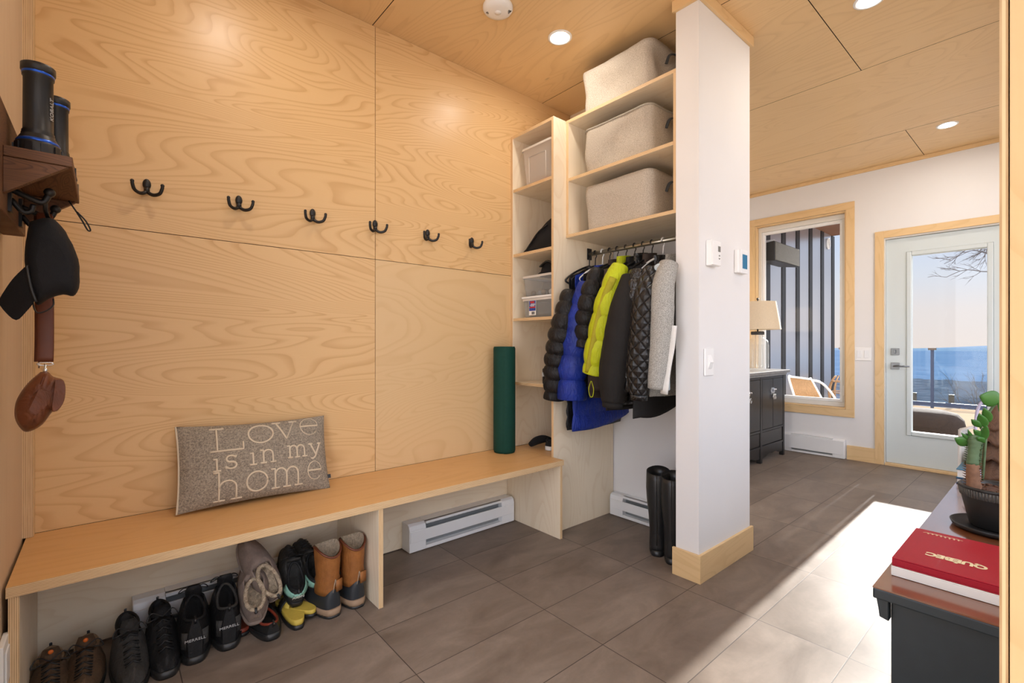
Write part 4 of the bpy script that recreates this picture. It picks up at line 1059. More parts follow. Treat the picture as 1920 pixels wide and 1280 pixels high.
# ================================================================== RUBBER BOOTS (seen from the heel)
def loft_foot(b, L_, W_, h, toe=1, n=18, m=16, z0=0.0, open_=None, mi=0, yoff=0, heelw=.8):
    """closed foot body along +y, heel at 0"""
    R = []
    for i in range(m + 1):
        f = i / m; y = L_ * (1 - math.cos(PI * f)) / 2
        wd = W_ / 2 * (math.sin(PI * min(max(f, .0), 1)) ** .45 + .02) * (heelw + (1 - heelw) * math.sin(PI * min(1, f * .75 + .1)))
        hh = h(f)
        R.append([(wd * math.copysign(abs(math.cos(a)) ** .7, math.cos(a)), y + yoff, z0 + hh * max(0, math.sin(a)) ** .8) for a in np.linspace(0, PI, n)] )
    b.rings(R, True, True, True, mi); return b
def sole(b, L_, W_, z0, z1, heelw=.8, m=40, yoff=0, lift=0, mi=0):
    pts = []
    for k in range(m):
        a = 2 * PI * k / m; f = (1 - math.cos(a)) / 2
        wd = W_ / 2 * (heelw + (1 - heelw) * math.sin(PI * min(1, f * .75 + .1)))
        pts.append((wd * math.copysign(abs(math.sin(a)) ** .62, math.sin(a)), L_ * f + yoff, lift * max(0, f - .7) / .3 * .3))
    b.rings([[(p[0] * .96, p[1], z0 + p[2]) for p in pts], [(p[0], p[1], z0 + .3 * (z1 - z0) + p[2]) for p in pts], [(p[0], p[1], z1 + p[2]) for p in pts]], True, True, True, mi); return b
def rubber_boot(x, y, rz, label):
    t = thing('rubber_boot', label, 'boot', (x, y, 0), (0, 0, rz), 'black rubber boots')
    b = MB(); R = []
    for z, rx, ry, cy in ((.02, .042, .048, .05), (.05, .043, .05, .05), (.09, .042, .052, .052), (.13, .043, .054, .057), (.20, .048, .058, .058), (.28, .058, .064, .058), (.34, .062, .067, .06), (.39, .061, .066, .062), (.43, .060, .064, .064), (.432, .056, .060, .064), (.40, .056, .06, .062), (.20, .044, .052, .058)):
        R.append([(rx * math.cos(2 * PI * j / 28) * (1 + .03 * nz((j, z * 9, rz), .7)), cy + ry * math.sin(2 * PI * j / 28), z + (.012 * math.sin(2 * PI * j / 28) if z > .42 else 0)) for j in range(28)])
    b.rings(R, True, True, True); b.build('shaft', 'rubber', t, loc=True)
    loft_foot(MB(), .27, .098, lambda f: .10 - .05 * f if f > .3 else .10, z0=.022).build('foot', 'rubber', t, loc=True)
    sole(MB(), .285, .104, .001, .03, yoff=-.006).build('sole', 'rubber', t, loc=True)
    MB().tube(smooth_path([(0, -.006, .06), (0, -.002, .2), (0, -.010, .32), (0, -.004, .42)], 4), .003, 6).build('back_seam', 'rubber', t, loc=True)
rubber_boot(2.175, 1.385, -1.12, 'left one of the tall black rubber boots on the floor of the closet')
rubber_boot(2.150, 1.285, -1.15, 'tall black rubber boot half hidden by the white column')
# ================================================================== SHOES UNDER THE BENCH
def shoe(name, label, loc, rz, pitch=0, Ls=.285, Ws=.10, heel=.09, collar_open=.48, tongue=.12, mu='shoe_blk', ms='rubber', mlace='black_pl', mline='lining', group='shoes under the bench', roll=0,
         sole_h=.026, heeltext=None, accents=None, fleece=False, cat='shoe', lugs=True, toe_h=.055, laces=True):
    """local frame: heel at y=0, toe toward +y, sole on z=0"""
    t = thing(name, label, cat, loc, (pitch, roll, rz), group)
    b = MB(); R = []; m = 30; K = 9
    for i in range(m + 1):
        f = (1 - math.cos(PI * i / m)) / 2; y = Ls * f
        wd = Ws / 2 * (.80 + .20 * math.sin(PI * min(1, f * .8 + .08))) * (max(0, math.sin(PI * (.035 + .93 * f))) ** .42)
        if f < collar_open: h = heel + (tongue - heel) * (max(0, f - .15) / (collar_open - .15)) ** 1.5 - .012 * math.sin(PI * min(1, f / collar_open))
        else:
            g = (f - collar_open) / (1 - collar_open); h = tongue + (toe_h - tongue) * (1 - (1 - g) ** 1.7) if g < .75 else (tongue + (toe_h - tongue) * (1 - .25 ** 1.7)) * (1 - ((g - .75) / .25) ** 2.4 * .55)
        op = 1.0 if .05 < f < collar_open else 0.0
        wr = wd * (.62 if op else .55)
        S_ = []
        for k in range(K + 1):   # outer side, bottom to rim
            q = k / K; S_.append((wd + (wr - wd) * q ** 2.2 + .004 * math.sin(PI * q), sole_h * .6 + (h - sole_h * .6) * q))
        I_ = []
        for k in range(1, K + 1):
            q = k / K
            if op: I_.append((wr * (1 - q ** 3), h - (h - sole_h - .006) * min(1, q * 1.7)))
            else: I_.append((wr * (1 - q), h + .014 * math.sin(PI / 2 * q) * (1 if f > .05 else .2)))
        half = S_ + I_
        ring = [(-p[0], y, p[1]) for p in half] + [(p[0], y, p[1]) for p in half[-2::-1]]
        ring = [(p[0] + .0015 * nz((p[0] * 60, y * 40, p[2] * 60)), p[1], p[2] + .002 * nz((p[0] * 30, y * 40, p[2] * 30 + 3))) for p in ring]
        R.append(ring)
    b.rings(R, False, False, False); b.face(range(len(R[0]))[::-1]); b.face(range(m * len(R[0]), (m + 1) * len(R[0])))
    b.build('upper', mu, t, loc=True)
    sole(MB(), Ls + .012, Ws + .008, .001, sole_h, yoff=-.006).build('sole', ms, t, loc=True)
    # padded collar rim
    wr = Ws / 2 * .62; pts = []
    for a in np.linspace(0, 2 * PI, 30):
        yy = .10 * 0 + Ls * collar_open * .5 + Ls * collar_open * .46 * -math.cos(a); f = yy / Ls
        h = heel + (tongue - heel) * (max(0, f - .15) / (collar_open - .15)) ** 1.5 - .012 * math.sin(PI * min(1, f / collar_open))
        pts.append((wr * math.sin(a) * (.95), yy, h + .001))
    MB().tube(pts, .0075 if fleece else .0048, 8, cap=False).build('collar', mline, t, loc=True)
    if laces:
        b = MB(); tl = tongue + .028
        b.rings([[(-.022, Ls * .60, toe_h + .02), (.022, Ls * .60, toe_h + .02)], [(-.024, Ls * .50, tongue * .92), (.024, Ls * .50, tongue * .92)], [(-.026, Ls * .44, tl - .01), (.026, Ls * .44, tl - .01)], [(-.018, Ls * .40, tl + .008), (.018, Ls * .40, tl + .008)]], False, False, False)
        b.build('tongue', mu, t, loc=True, solid=.006)
        b = MB()
        for k in range(5):
            f = collar_open + .05 + .075 * k; g = (f - collar_open) / (1 - collar_open); h = tongue + (toe_h - tongue) * (1 - (1 - g) ** 1.7) + .014
            for s in (-1, 1): b.tube([(-.021 * s, Ls * f, h - .006), (0, Ls * (f + .02), h + .003), (.021 * s, Ls * (f + .045), h - .009)], .0019, 6)
        lp = [(0, Ls * (collar_open + .05), tongue + .012), (.03, Ls * (collar_open), tongue + .026), (.045, Ls * (collar_open + .05), tongue + .006), (.02, Ls * (collar_open + .06), tongue + .012)]
        b.tube(smooth_path(lp, 4), .0018, 6); b.tube(smooth_path([(-p[0], p[1], p[2]) for p in lp], 4), .0018, 6)
        b.build('laces', mlace, t, loc=True)
    MB().tube(smooth_path([(0, .002, heel - .012), (0, -.012, heel + .004), (0, .006, heel + .012)], 3), .004, 6, flat=.5).build('heel_loop', mlace, t, loc=True)
    if heeltext:
        MB().rings([[(Ws * .42 * math.sin(a), .008 - .004 * math.cos(a) - .0 + .03 * (1 - math.cos(a)), z) for a in np.linspace(-1.1, 1.1, 12)] for z in (heel * .35, heel * .72)], False, False, False).build('heel_patch', 'shoe_gry' if mu != 'shoe_gry' else 'shoe_blk', t, loc=True, solid=.003)
        text_mesh(heeltext, .0125, 'lettering', 'grey_letter', t, frame_mtx((0, -.0022, heel * .56), (1, 0, 0), (0, 0, 1)), .0006, loc=True, sx=1.25)
    for (nm, y0, y1, z0, z1, mt) in (accents or []):
        MB().rings([[(((Ws / 2) * (.97 - .12 * q) * s) * 1.06, y0 + (y1 - y0) * a, z0 + (z1 - z0) * q) for q in (0, .5, 1)] for s in (1,) for a in (0, 1)] if False else
            [[(Ws / 2 * 1.02 * math.sin(g) * (1 - .22 * q), max(-.002, y0 + (y1 - y0) * (1 - math.cos(g * .9)) * .9 - .003), z0 + (z1 - z0) * q) for g in np.linspace(-1.45, 1.45, 18)] for q in (0, .33, .66, 1)], False, False, False).build(nm, mt, t, loc=True, solid=.003)
    return t
PI_ = PI
shoe('hiking_shoe', 'low brown hiking shoe with toe to the front, leftmost of the shoe row', (-.137, 2.225, 0), PI + .06, heel=.085, tongue=.095, mu='shoe_brn', mline='lining', Ws=.098)
shoe('hiking_shoe', 'low brown hiking shoe with orange dot, second from the left in the shoe row', (-.043, 2.235, 0), PI - .03, heel=.085, tongue=.098, mu='shoe_brn', mline='lining', Ws=.098)
shoe('hiking_boot', 'dark grey ankle boot with wide open top, third from the left in the shoe row', (.058, 2.20, 0), PI + .05, heel=.140, tongue=.125, mu='shoe_gry', mline='shoe_blk', cat='boot', Ws=.10)
shoe('hiking_boot', 'black ankle boot with trailing lace, fourth from the left in the shoe row', (.152, 2.215, 0), PI + .02, heel=.145, tongue=.135, mu='shoe_blk', mline='shoe_blk', cat='boot', Ws=.098)
shoe('winter_boot', 'black lettered boot with heel to the front, left one of its pair', (.238, 1.955, 0), -.08, heel=.150, tongue=.185, mu='shoe_blk', mline='shoe_blk', heeltext='MERRELL', cat='boot', Ws=.105)
shoe('winter_boot', 'black lettered boot with pale label on its tongue, right one of its pair', (.342, 1.965, 0), -.06, heel=.150, tongue=.190, mu='shoe_blk', mline='shoe_gry', heeltext='MERRELL', cat='boot', Ws=.105)
lb = bpy.data.objects['winter_boot.001']
MB().obox((0, .142, .192), (.014, .002, .015), Matrix.Rotation(.5, 3, 'X')).build('tongue_label', 'lab_w', lb, loc=True)
for i, (x, y, s) in enumerate(((-.105, 2.0, 1), (-.008, 2.0, -1))):
    o = bpy.data.objects['hiking_shoe' if i == 0 else 'hiking_shoe.001']
    MB().sphere((0, .128, .125), (.007, .004, .007), 10, 8).build('tongue_dot', flat('orange dot %d' % i, (.75, .16, .02), .6), o, loc=True)
# red-brown clogs under the slippers
def slide(name, label, loc, rz, mfoot, mstrap, msole='rubber', Ls=.27, Ws=.098, pitch=0, th=.03, strap=True, group='sandals under the bench', roll=0):
    t = thing(name, label, 'sandal', loc, (pitch, roll, rz), group)
    sole(MB(), Ls, Ws, .001, th * .45).build('sole', msole, t, loc=True)
    sole(MB(), Ls * .985, Ws * .96, th * .45, th, yoff=.002).build('footbed', mfoot, t, loc=True)
    if strap:
        MB().rings([[(Ws * .52 * math.cos(a), y, th * .6 + h * math.sin(a)) for a in np.linspace(0, PI, 16)] for y, h in ((Ls * .50, .048), (Ls * .60, .046), (Ls * .72, .038))], False, False, False).build('strap', mstrap, t, loc=True, solid=.004)
    return t
slide('sandal', 'red brown strapped sandal on the floor below the first fleece slipper', (.405, 2.02, 0), .35, 'sandal_red', 'sandal_red')
t = shoe('clog', 'dark brown shiny clog with red brown rim below the slippers', (.478, 1.925, 0), .05, heel=.060, tongue=.065, mu='rubber', mline='sandal_red', laces=False, cat='shoe', toe_h=.05)
slide('sandal', 'yellow soled sandal with heel to the front, below the left mint banded shoe', (.570, 1.925, 0), -.05, 'yellow', 'rubber', th=.04, Ls=.24, Ws=.078)
slide('sandal', 'yellow soled sandal turned sideways, beside the tan boots', (.640, 1.960, .012), .5, 'yellow', 'yellow', th=.03, Ls=.20, Ws=.066)
# fleece slippers
def slipper(label, loc, rz, pitch, roll=0):
    t = shoe('slipper', label, loc, rz, pitch, Ls=.265, Ws=.105, heel=.080, tongue=.085, toe_h=.062, mu='suede', ms='suede', mline='fleece', fleece=True, laces=False, roll=roll, sole_h=.016, collar_open=.52, group='fleece lined slippers', cat='slipper')
    b = MB(); R = []
    for k in range(10):
        f = k / 9; y = .02 + .125 * f; R.append([(.036 * math.sin(a) * math.sin(PI * (.1 + .8 * f)) ** .5, y, .028 + .042 * (1 - math.cos(a)) / 2 * 1.2 + .003 * nz((a * 3, f * 9, 1))) for a in np.linspace(-1.9, 1.9, 14)])
    b.rings(R, False, False, False); b.build('fleece_lining', 'fleece', t, loc=True, solid=.004)
    text_mesh('UGG', .012, 'lettering', 'lining', t, frame_mtx((0, -.001, .045), (1, 0, 0), (0, 0, 1)), .0006, loc=True)
slipper('taupe suede slipper with fleece lining lying on the sandals, toe against the wall', (.430, 1.985, .050), -.15, .55)
slipper('taupe suede slipper with fleece lining standing upright against the heater', (.520, 2.055, .085), .10, .98, roll=-.35)
# mint banded trail shoes
for i, (x, y, lab, tx) in enumerate(((.588, 2.02, 'grey trail shoe with mint band, left one of its pair, beside the upright slipper', 'AION'), (.675, 2.055, 'grey trail shoe with mint band, right one of its pair, beside the tan boots', 'PRO'))):
    t = shoe('trail_shoe', lab, (x, y, .048), -.10 + .12 * i, .50, Ls=.27, Ws=.092, heel=.085, tongue=.11, mu='shoe_gry', mline='shoe_blk', group='mint banded trail shoes', accents=[('mint_band', 0, .09, .050, .072, 'mint')])
    text_mesh(tx, .015, 'lettering', 'black_pl' if i else 'whitecloth', t, frame_mtx((0, -.0075, .061), (1, 0, 0), (0, .2, 1)), .0006, loc=True, sx=1.2)
# tan winter boots
def tan_boot(x, y, rz, label):
    t = thing('winter_boot', label, 'boot', (x, y, 0), (0, 0, rz), 'tan leather winter boots')
    b = MB(); R = []; n = 36
    def ring(z, r1, r2, cy, vn=0):
        out = []
        for j in range(n):
            a = 2 * PI * j / n
            notch = vn * (abs(math.cos(a)) ** 3 * .0 + max(0, -math.sin(a)) ** 1.2 * -.018 + abs(math.cos(a)) ** 2 * .016)
            out.append((r1 * math.cos(a) * (1 + .03 * nz((math.cos(a) * 2, z * 25, rz * 9 + math.sin(a) * 2))), cy + r2 * math.sin(a), z + notch))
        return out
    for z, r1, r2, cy in ((.085, .044, .062, .068), (.11, .046, .060, .064), (.125, .042, .055, .062), (.14, .047, .058, .062), (.152, .043, .055, .06), (.19, .046, .058, .06), (.23, .048, .062, .062)): R.append(ring(z, r1, r2, cy))
    R.append(ring(.258, .050, .064, .062, 1)); b.rings(R, True, True, False)
    b.rings([ring(.258, .050, .064, .062, 1), ring(.262, .046, .060, .062, 1)], True, False, False); b.build('shaft', 'tan', t, loc=True)
    rm = ring(.258, .049, .063, .062, 1); MB().tube(rm + [rm[0]], .0042, 8, cap=False).build('rim', 'leather_s', t, loc=True)
    b = MB(); b.rings([ring(.266, .045, .058, .062, 1), ring(.255, .038, .05, .062, .6), ring(.20, .034, .046, .062), ring(.14, .03, .04, .062)], True, False, True); b.build('fleece_lining', 'fleece', t, loc=True)
    MB().rings([[(.006, -.003, z), (.034, .006, z)] for z in (.10, .12, .145)], False, False, False).build('pull_tab', 'tan', t, loc=True, solid=.006)
    MB().tube(smooth_path([(-.006, .004, .09), (-.004, -.003, .12), (.0, -.004, .148), (.004, -.003, .148), (.006, .0, .12)], 4), .0013, 5).build('stitching', 'fleece', t, loc=True)
    b = MB(); loft_foot(b, .285, .102, lambda f: (.098 if f < .35 else .098 - .045 * ((f - .35) / .65)), z0=.012, heelw=.86); b.build('rubber_foot', 'navy_rub', t, loc=True)
    sole(MB(), .297, .112, .010, .036, yoff=-.007, heelw=.90).build('midsole', 'sole_tan', t, loc=True)
    sole(MB(), .300, .113, .001, .010, yoff=-.008, heelw=.90).build('outsole', 'rubber', t, loc=True)
tan_boot(.706, 1.925, .12, 'tan leather winter boot with fleece top, left one of the pair beside the bench panel')
tan_boot(.808, 1.93, .03, 'tan leather winter boot with fleece top, touching the middle bench panel')
# sneakers on the bench inside the tower
shoe('sneaker', 'black sneaker with white sole in the bottom of the shelf tower', (2.075, 2.085, .446), -PI / 2 + .12, Ls=.25, Ws=.088, heel=.065, tongue=.085, mu='shoe_blk', ms='lab_w', mline='shoe_blk', group=None, cat='shoe')
b = MB(); b.tube(smooth_path([(2.04, 2.20, .470), (2.10, 2.205, .486), (2.16, 2.20, .49), (2.22, 2.19, .476)], 5), [.012 + .02 * math.sin(PI * min(1, (i + 2) / 18)) for i in range(16)], 14, flat=.8)
tag(b.build('slipper', 'cap'), 'crumpled black slipper left of the white-soled sneaker in the tower', 'slipper')

# ================================================================== WALL RACK ON THE LEFT
RK = thing('wall_rack', 'rustic brown wooden wall rack with small shelf and iron hooks on the left wall', 'coat rack', (XL, 1.66, 1.5))
XB = -.165
b = MB(); b.prism([(1.32, 1.38), (1.865, 1.395), (1.875, 1.44), (1.87, 1.61), (1.855, 1.625), (1.32, 1.62)], XL + .001, XB, 'x'); b.build('back_board', 'rustic', RK, bevel=.003)
MB().box(XB, -.055, 1.48, 1.855, 1.505, 1.528, g='y').build('shelf', 'rustic', RK, bevel=.002)
for y in (1.482, 1.835): MB().prism([(XB, 1.504), (-.062, 1.504), (XB, 1.425)], y, y + .018, 'y').build('bracket', 'rustic', RK, bevel=.001)
for y in (1.56, 1.74):
    MB().box(XB, XB + .006, y - .012, y + .012, 1.40, 1.47).tube(smooth_path([(XB + .004, y, 1.452), (XB + .03, y, 1.44), (XB + .055, y, 1.432), (XB + .066, y, 1.452)], 4), .0065, 8).tube(smooth_path([(XB + .004, y, 1.43), (XB + .022, y, 1.405), (XB + .036, y, 1.408), (XB + .04, y, 1.424)], 4), .0055, 8).sphere((XB + .067, y, 1.457), .011, 12, 8).build('iron_hook', 'black_iron', RK)
def torch(cx, cy, z, label, h=.215, kx=1.0, logo=False):
    t = thing('flashlight', label, 'flashlight', (cx, cy, z), group='black flashlights on the wall rack')
    k = kx
    MB().lathe([(.001, 0), (.036 * k, 0), (.040 * k, .004), (.041 * k, .012), (.0405 * k, .036), (.038 * k, .040)], (cx, cy, z), 26).build('head', 'black_pl', t)
    b = MB()
    for j in range(10):
        a = 2 * PI * j / 10; b.obox((cx + .0405 * k * math.cos(a), cy + .0405 * k * math.sin(a), z + .018), (.0022, .006, .016), Matrix.Rotation(a, 3, 'Z'))
    b.build('grip_ribs', 'black_pl', t)
    MB().lathe([(.0378 * k, .040), (.0385 * k, .042), (.036 * k, .047), (.034 * k, .048)], (cx, cy, z), 26).build('head_ring', 'blue_ring', t)
    MB().lathe([(.0355 * k, .047), (.030 * k, .058), (.029 * k, .060), (.0295 * k, .062), (.028 * k, .066), (.0285 * k, .068), (.0265 * k, .072), (.026 * k, h - .03), (.028 * k, h - .028), (.028 * k, h - .024)], (cx, cy, z), 26).build('barrel', 'black_pl', t)
    MB().lathe([(.0282 * k, h - .024), (.0288 * k, h - .022), (.0282 * k, h - .019)], (cx, cy, z), 26).build('tail_ring', 'blue_ring', t)
    MB().lathe([(.028 * k, h - .019), (.0305 * k, h - .016), (.0305 * k, h - .002), (.028 * k, h), (.02 * k, h - .002), (.001, h - .003)], (cx, cy, z), 26).build('tail_cap', 'black_pl', t)
    if logo:
        a = -.5; nx, ny = math.cos(a), math.sin(a); r = .0272 * k
        text_mesh('KOBALT', .014, 'lettering', 'grey_letter', t, frame_mtx((cx + r * nx, cy + r * ny, z + .125), (0, 0, 1), (ny, -nx, 0)), .0006)
torch(-.118, 1.575, 1.5285, 'larger black flashlight with blue rings standing head down on the wooden wall rack', .225, 1.0, True)
torch(-.094, 1.700, 1.5285, 'smaller black flashlight standing behind the larger one on the wooden wall rack', .205, .88)
MB()
t = thing('flashlight', 'short black flashlight end lying behind the others on the wall rack', 'flashlight', (-.072, 1.78, 1.54))
MB().tube([(-.075, 1.75, 1.545), (-.075, 1.83, 1.545)], [.016, .018], 16).build('barrel', 'black_pl', t); MB().tube([(-.075, 1.742, 1.545), (-.075, 1.75, 1.545)], .0195, 16).build('tail_cap', 'black_pl', t)
tag(MB().box(-.100, -.0555, 1.838, 1.852, 1.529, 1.558).build('notepad', 'lining', None, bevel=.001), 'small pale paper pad at the far end of the wall rack', 'notepad')
b = MB(); b.tube(smooth_path([(-.058, 1.80, 1.47), (-.040, 1.80, 1.448), (-.030, 1.805, 1.425), (-.036, 1.806, 1.424), (-.046, 1.802, 1.445), (-.058, 1.80, 1.468)], 4), .0022, 6)
b.tube([(-.058, 1.80, 1.468), (-.075, 1.80, 1.498)], .0022, 6); tag(b.build('cord_loop', 'black_pl'), 'black cord loop hanging off the edge of the wall rack', 'cord')
# cap: hung by its strap from the hook, brim toward the left
t = thing('baseball_cap', 'black cotton baseball cap hanging from the wall rack hook', 'cap', (-.095, 1.60, 1.40))
def capP(u, v, y): return at(u, v, y=y)
out = [(56, 415), (92, 408), (115, 424), (136, 458), (149, 500), (148, 540), (138, 555), (118, 552), (92, 560), (72, 572), (62, 560), (52, 530), (46, 490), (49, 450)]
cx_, cy_ = 97, 495
b = MB(); R = []
op = smooth_path(out + [out[0]], 3)[:-1]
for dpt, sc in ((-.055, .55), (-.047, .80), (-.03, .95), (0, 1.0), (.03, .97), (.05, .85), (.058, .6)):
    ring = []
    for (u, v) in op:
        uu = cx_ + (u - cx_) * sc; vv = cy_ + (v - cy_) * sc
        p = capP(uu, vv, 1.60 + dpt); ring.append(tuple(p + Vector((.002 * nz((u * .05, v * .05, dpt * 20)), 0, 0))))
    R.append(ring)
b.rings(R, True, True, True); b.build('crown', 'cap', t)
brim = [(50, 497), (26, 520), (8, 545), (-2, 566), (10, 585), (30, 600), (48, 585), (66, 560), (60, 530)]
bp = smooth_path(brim + [brim[0]], 3)[:-1]; b = MB()
b.rings([[tuple(capP(u, v, 1.555 + .0006 * (60 - u))) for u, v in bp], [tuple(capP(u + .5, v, 1.560 + .0006 * (60 - u))) for u, v in bp]], True, True, True); b.build('brim', 'cap', t)
pts = [capP(u, v, 1.548) for u, v in ((50, 497), (54, 520), (60, 545), (68, 566))]; MB().tube(smooth_path(pts, 4), .003, 6).build('brim_seam', 'black_pl', t)
pts = [capP(u, v, 1.625) for u, v in ((60, 560), (68, 585), (88, 582), (100, 572), (100, 560))]; MB().tube(smooth_path(pts, 4), .006, 6, flat=.3).build('back_strap', 'rubber', t)
pts = [(XB + .06, 1.56, 1.445), (XB + .058, 1.59, 1.42), (XB + .062, 1.61, 1.405)]; MB().tube(pts, .0045, 6, flat=.4).build('hanging_loop', 'black_pl', t)
# wristlet: leather strap and pouch
YB = 1.735
t = thing('leather_pouch', 'cognac leather pouch hanging by a wide strap from the wall rack', 'bag', tuple(at(80, 690, y=YB)))
b = MB()
for du, dy in ((0, 0), (-4, .03)):
    pts = [at(u + du, v, y=YB + dy) for u, v in ((84, 400), (84, 470), (85, 560), (85, 640), (84, 678))]
    b.tube(smooth_path(pts, 4), .0165, 12, flat=.14, up=(0, 1, 0))
b.build('strap', 'leather_s', t)
b = MB(); q = at(85, 682, y=YB); b.tube([q + Vector((.016 * math.cos(a), 0, .004 * math.sin(a))) for a in np.linspace(0, 2 * PI, 14)], .0018, 6); b.tube([q, at(85, 702, y=YB)], .0028, 8); b.sphere(tuple(at(85, 694, y=YB)), (.005, .004, .008), 8, 6)
b.build('swivel_clip', 'chrome', t)
b = MB(); q = at(73, 668, y=YB + .03); b.tube([q + Vector((.004 * math.cos(a), 0, .010 * math.sin(a))) for a in np.linspace(0, 2 * PI, 14)], .0013, 6).tube([q + Vector((0, 0, -.01)), at(73, 690, y=YB + .03)], .002, 6); b.build('key_ring', 'chrome', t)
out = [(76, 697), (90, 697), (100, 706), (118, 712), (123, 728), (120, 752), (108, 770), (98, 772), (80, 795), (60, 807), (44, 808), (30, 790), (27, 768), (33, 745), (52, 718)]
cx_, cy_ = 76, 752
op = smooth_path(out + [out[0]], 4)[:-1]; b = MB(); R = []
for k, (dpt, sc) in enumerate(((-.042, .45), (-.036, .74), (-.024, .92), (0, 1.0), (.024, .93), (.036, .75), (.042, .45))):
    R.append([tuple(at(cx_ + (u - cx_) * sc, cy_ + (v - cy_) * sc, y=YB + dpt + .006 * nz((u * .12, v * .05, k * .3)))) for u, v in op])
b.rings(R, True, True, True); b.build('pouch_body', 'leather', t)
b = MB(); pts = [at(u, v, y=YB - .036) for u, v in ((82, 706), (72, 735), (64, 765), (66, 790))]; b.tube(smooth_path(pts, 4), .0022, 6)
pts = [at(u, v, y=YB - .034) for u, v in ((112, 716), (103, 740), (98, 768))]; b.tube(smooth_path(pts, 4), .0022, 6); b.build('seam', 'leather_s', t)
b = MB(); pl = smooth_path([(104, 712), (118, 714), (122, 732), (117, 756), (104, 770), (98, 766), (101, 740), (104, 712)], 4)[:-1]
b.rings([[tuple(at(u, v, y=YB - .052)) for u, v in pl], [tuple(at(110 + (u - 110) * 1.06, 741 + (v - 741) * 1.04, y=YB - .04)) for u, v in pl], [tuple(at(110 + (u - 110) * 1.0, 741 + (v - 741) * 1.0, y=YB - .01)) for u, v in pl]], True, True, True)
b.build('flap', 'leather', t)
# ================================================================== HALL: LACQUER CABINET AND LAMP
KX0, KX1, KY0, KY1 = 4.03, 5.16, 1.835, 2.27
t = thing('cabinet', 'antique black lacquered cabinet with brass locks under the far window', 'cabinet', (4.6, 2.05, 0))
MB().box(KX0 - .05, KX1 + .055, KY0 - .03, KY1 + .03, .822, .85).box(KX0 - .02, KX1 + .02, KY0 - .012, KY1, .80, .822).build('top', 'lacq_top', t, bevel=.004)
b = MB()
b.box(KX0 + .03, KX1 - .03, KY0 + .02, KY1 - .01, .13, .80)
b.build('body', 'lacquer', t)
for x in (KX0, 4.585, KX1 - .04):
    MB().box(x, x + .04, KY0, KY0 + .04, 0, .80).build('post', 'lacquer', t, bevel=.004)
for x in (KX0, KX1 - .04): MB().box(x, x + .04, KY1 - .04, KY1, 0, .80).build('post', 'lacquer', t, bevel=.004)
for x0, x1 in ((KX0 + .042, 4.583), (4.627, KX1 - .042)):
    for za, zb_ in ((.285, .305), (.135, .155), (.775, .80)): MB().box(x0, x1, KY0 + .003, KY0 + .03, za, zb_).build('rail', 'lacquer', t, bevel=.002)
    MB().box(x0 + .004, x1 - .004, KY0 + .008, KY0 + .03, .158, .282).build('drawer_panel', 'lacquer', t, bevel=.006)
    mx = (x0 + x1) / 2
    n = 10; ap = [(x0, .134)] + [(x0 + (x1 - x0) * k / n, .035 + .03 * math.sin(PI * k / n) + .006 * math.cos(6 * PI * k / n)) for k in range(n + 1)] + [(x1, .134)]
    MB().prism(ap, KY0 + .008, KY0 + .025, 'y').build('apron', 'lacquer', t, bevel=.002)
    for a, c2, s in ((x0 + .003, mx - .002, 1), (mx + .002, x1 - .003, -1)):
        dr = MB().box(a, c2, KY0 + .002, KY0 + .028, .308, .772).build('door', 'lacquer', t, bevel=.004)
        k = mx - s * .018
        MB().lathe([(.001, -.004), (.026, -.003), (.028, 0), (.026, .001)], (k, KY0 + .002, .66), 18, ax='y', cap1=True).build('lock_plate', 'chrome', dr)
        MB().tube([(k, KY0 - .004, .675), (k, KY0 - .02, .672), (k, KY0 - .02, .66)], .005, 8).tube([(k + .014 * math.cos(a_), KY0 - .012, .60 + .022 * math.sin(a_)) for a_ in np.linspace(0, 2 * PI, 14)], .0035, 6).build('ring_pull', 'chrome', dr)
LX, LY = 4.90, 1.99
t = thing('table_lamp', 'glass jar table lamp with linen shade on the black cabinet', 'lamp', (LX, LY, .851))
MB().lathe([(.001, .852), (.088, .852), (.097, .862), (.098, .90), (.098, 1.10), (.090, 1.135), (.062, 1.158), (.052, 1.168), (.052, 1.185), (.056, 1.19), (.052, 1.195)], (LX, LY, 0), 36).build('glass_jar', 'jar', t)
b = MB()
for j in range(14):
    a = 2 * PI * j / 14; b.tube([(LX + .0985 * math.cos(a), LY + .0985 * math.sin(a), .875), (LX + .0985 * math.cos(a), LY + .0985 * math.sin(a), 1.10)], .0022, 5)
b.build('jar_flutes', 'jar', t)
MB().lathe([(.001, 1.196), (.058, 1.196), (.060, 1.202), (.060, 1.222), (.055, 1.228), (.001, 1.23)], (LX, LY, 0), 28).build('jar_cap', 'cork', t)
MB().tube([(LX, LY, 1.23), (LX, LY, 1.54)], .007, 8).tube([(LX - .16, LY, 1.513), (LX + .16, LY, 1.513)], .002, 6).sphere((LX, LY, 1.548), .012, 10, 8).build('stem', 'cork', t)
b = MB(); b.lathe([(.207, 1.246), (.163, 1.517)], (LX, LY, 0), 48); b.lathe([(.204, 1.246), (.160, 1.517)], (LX, LY, 0), 48)
b.build('lamp_shade', 'shade', t)

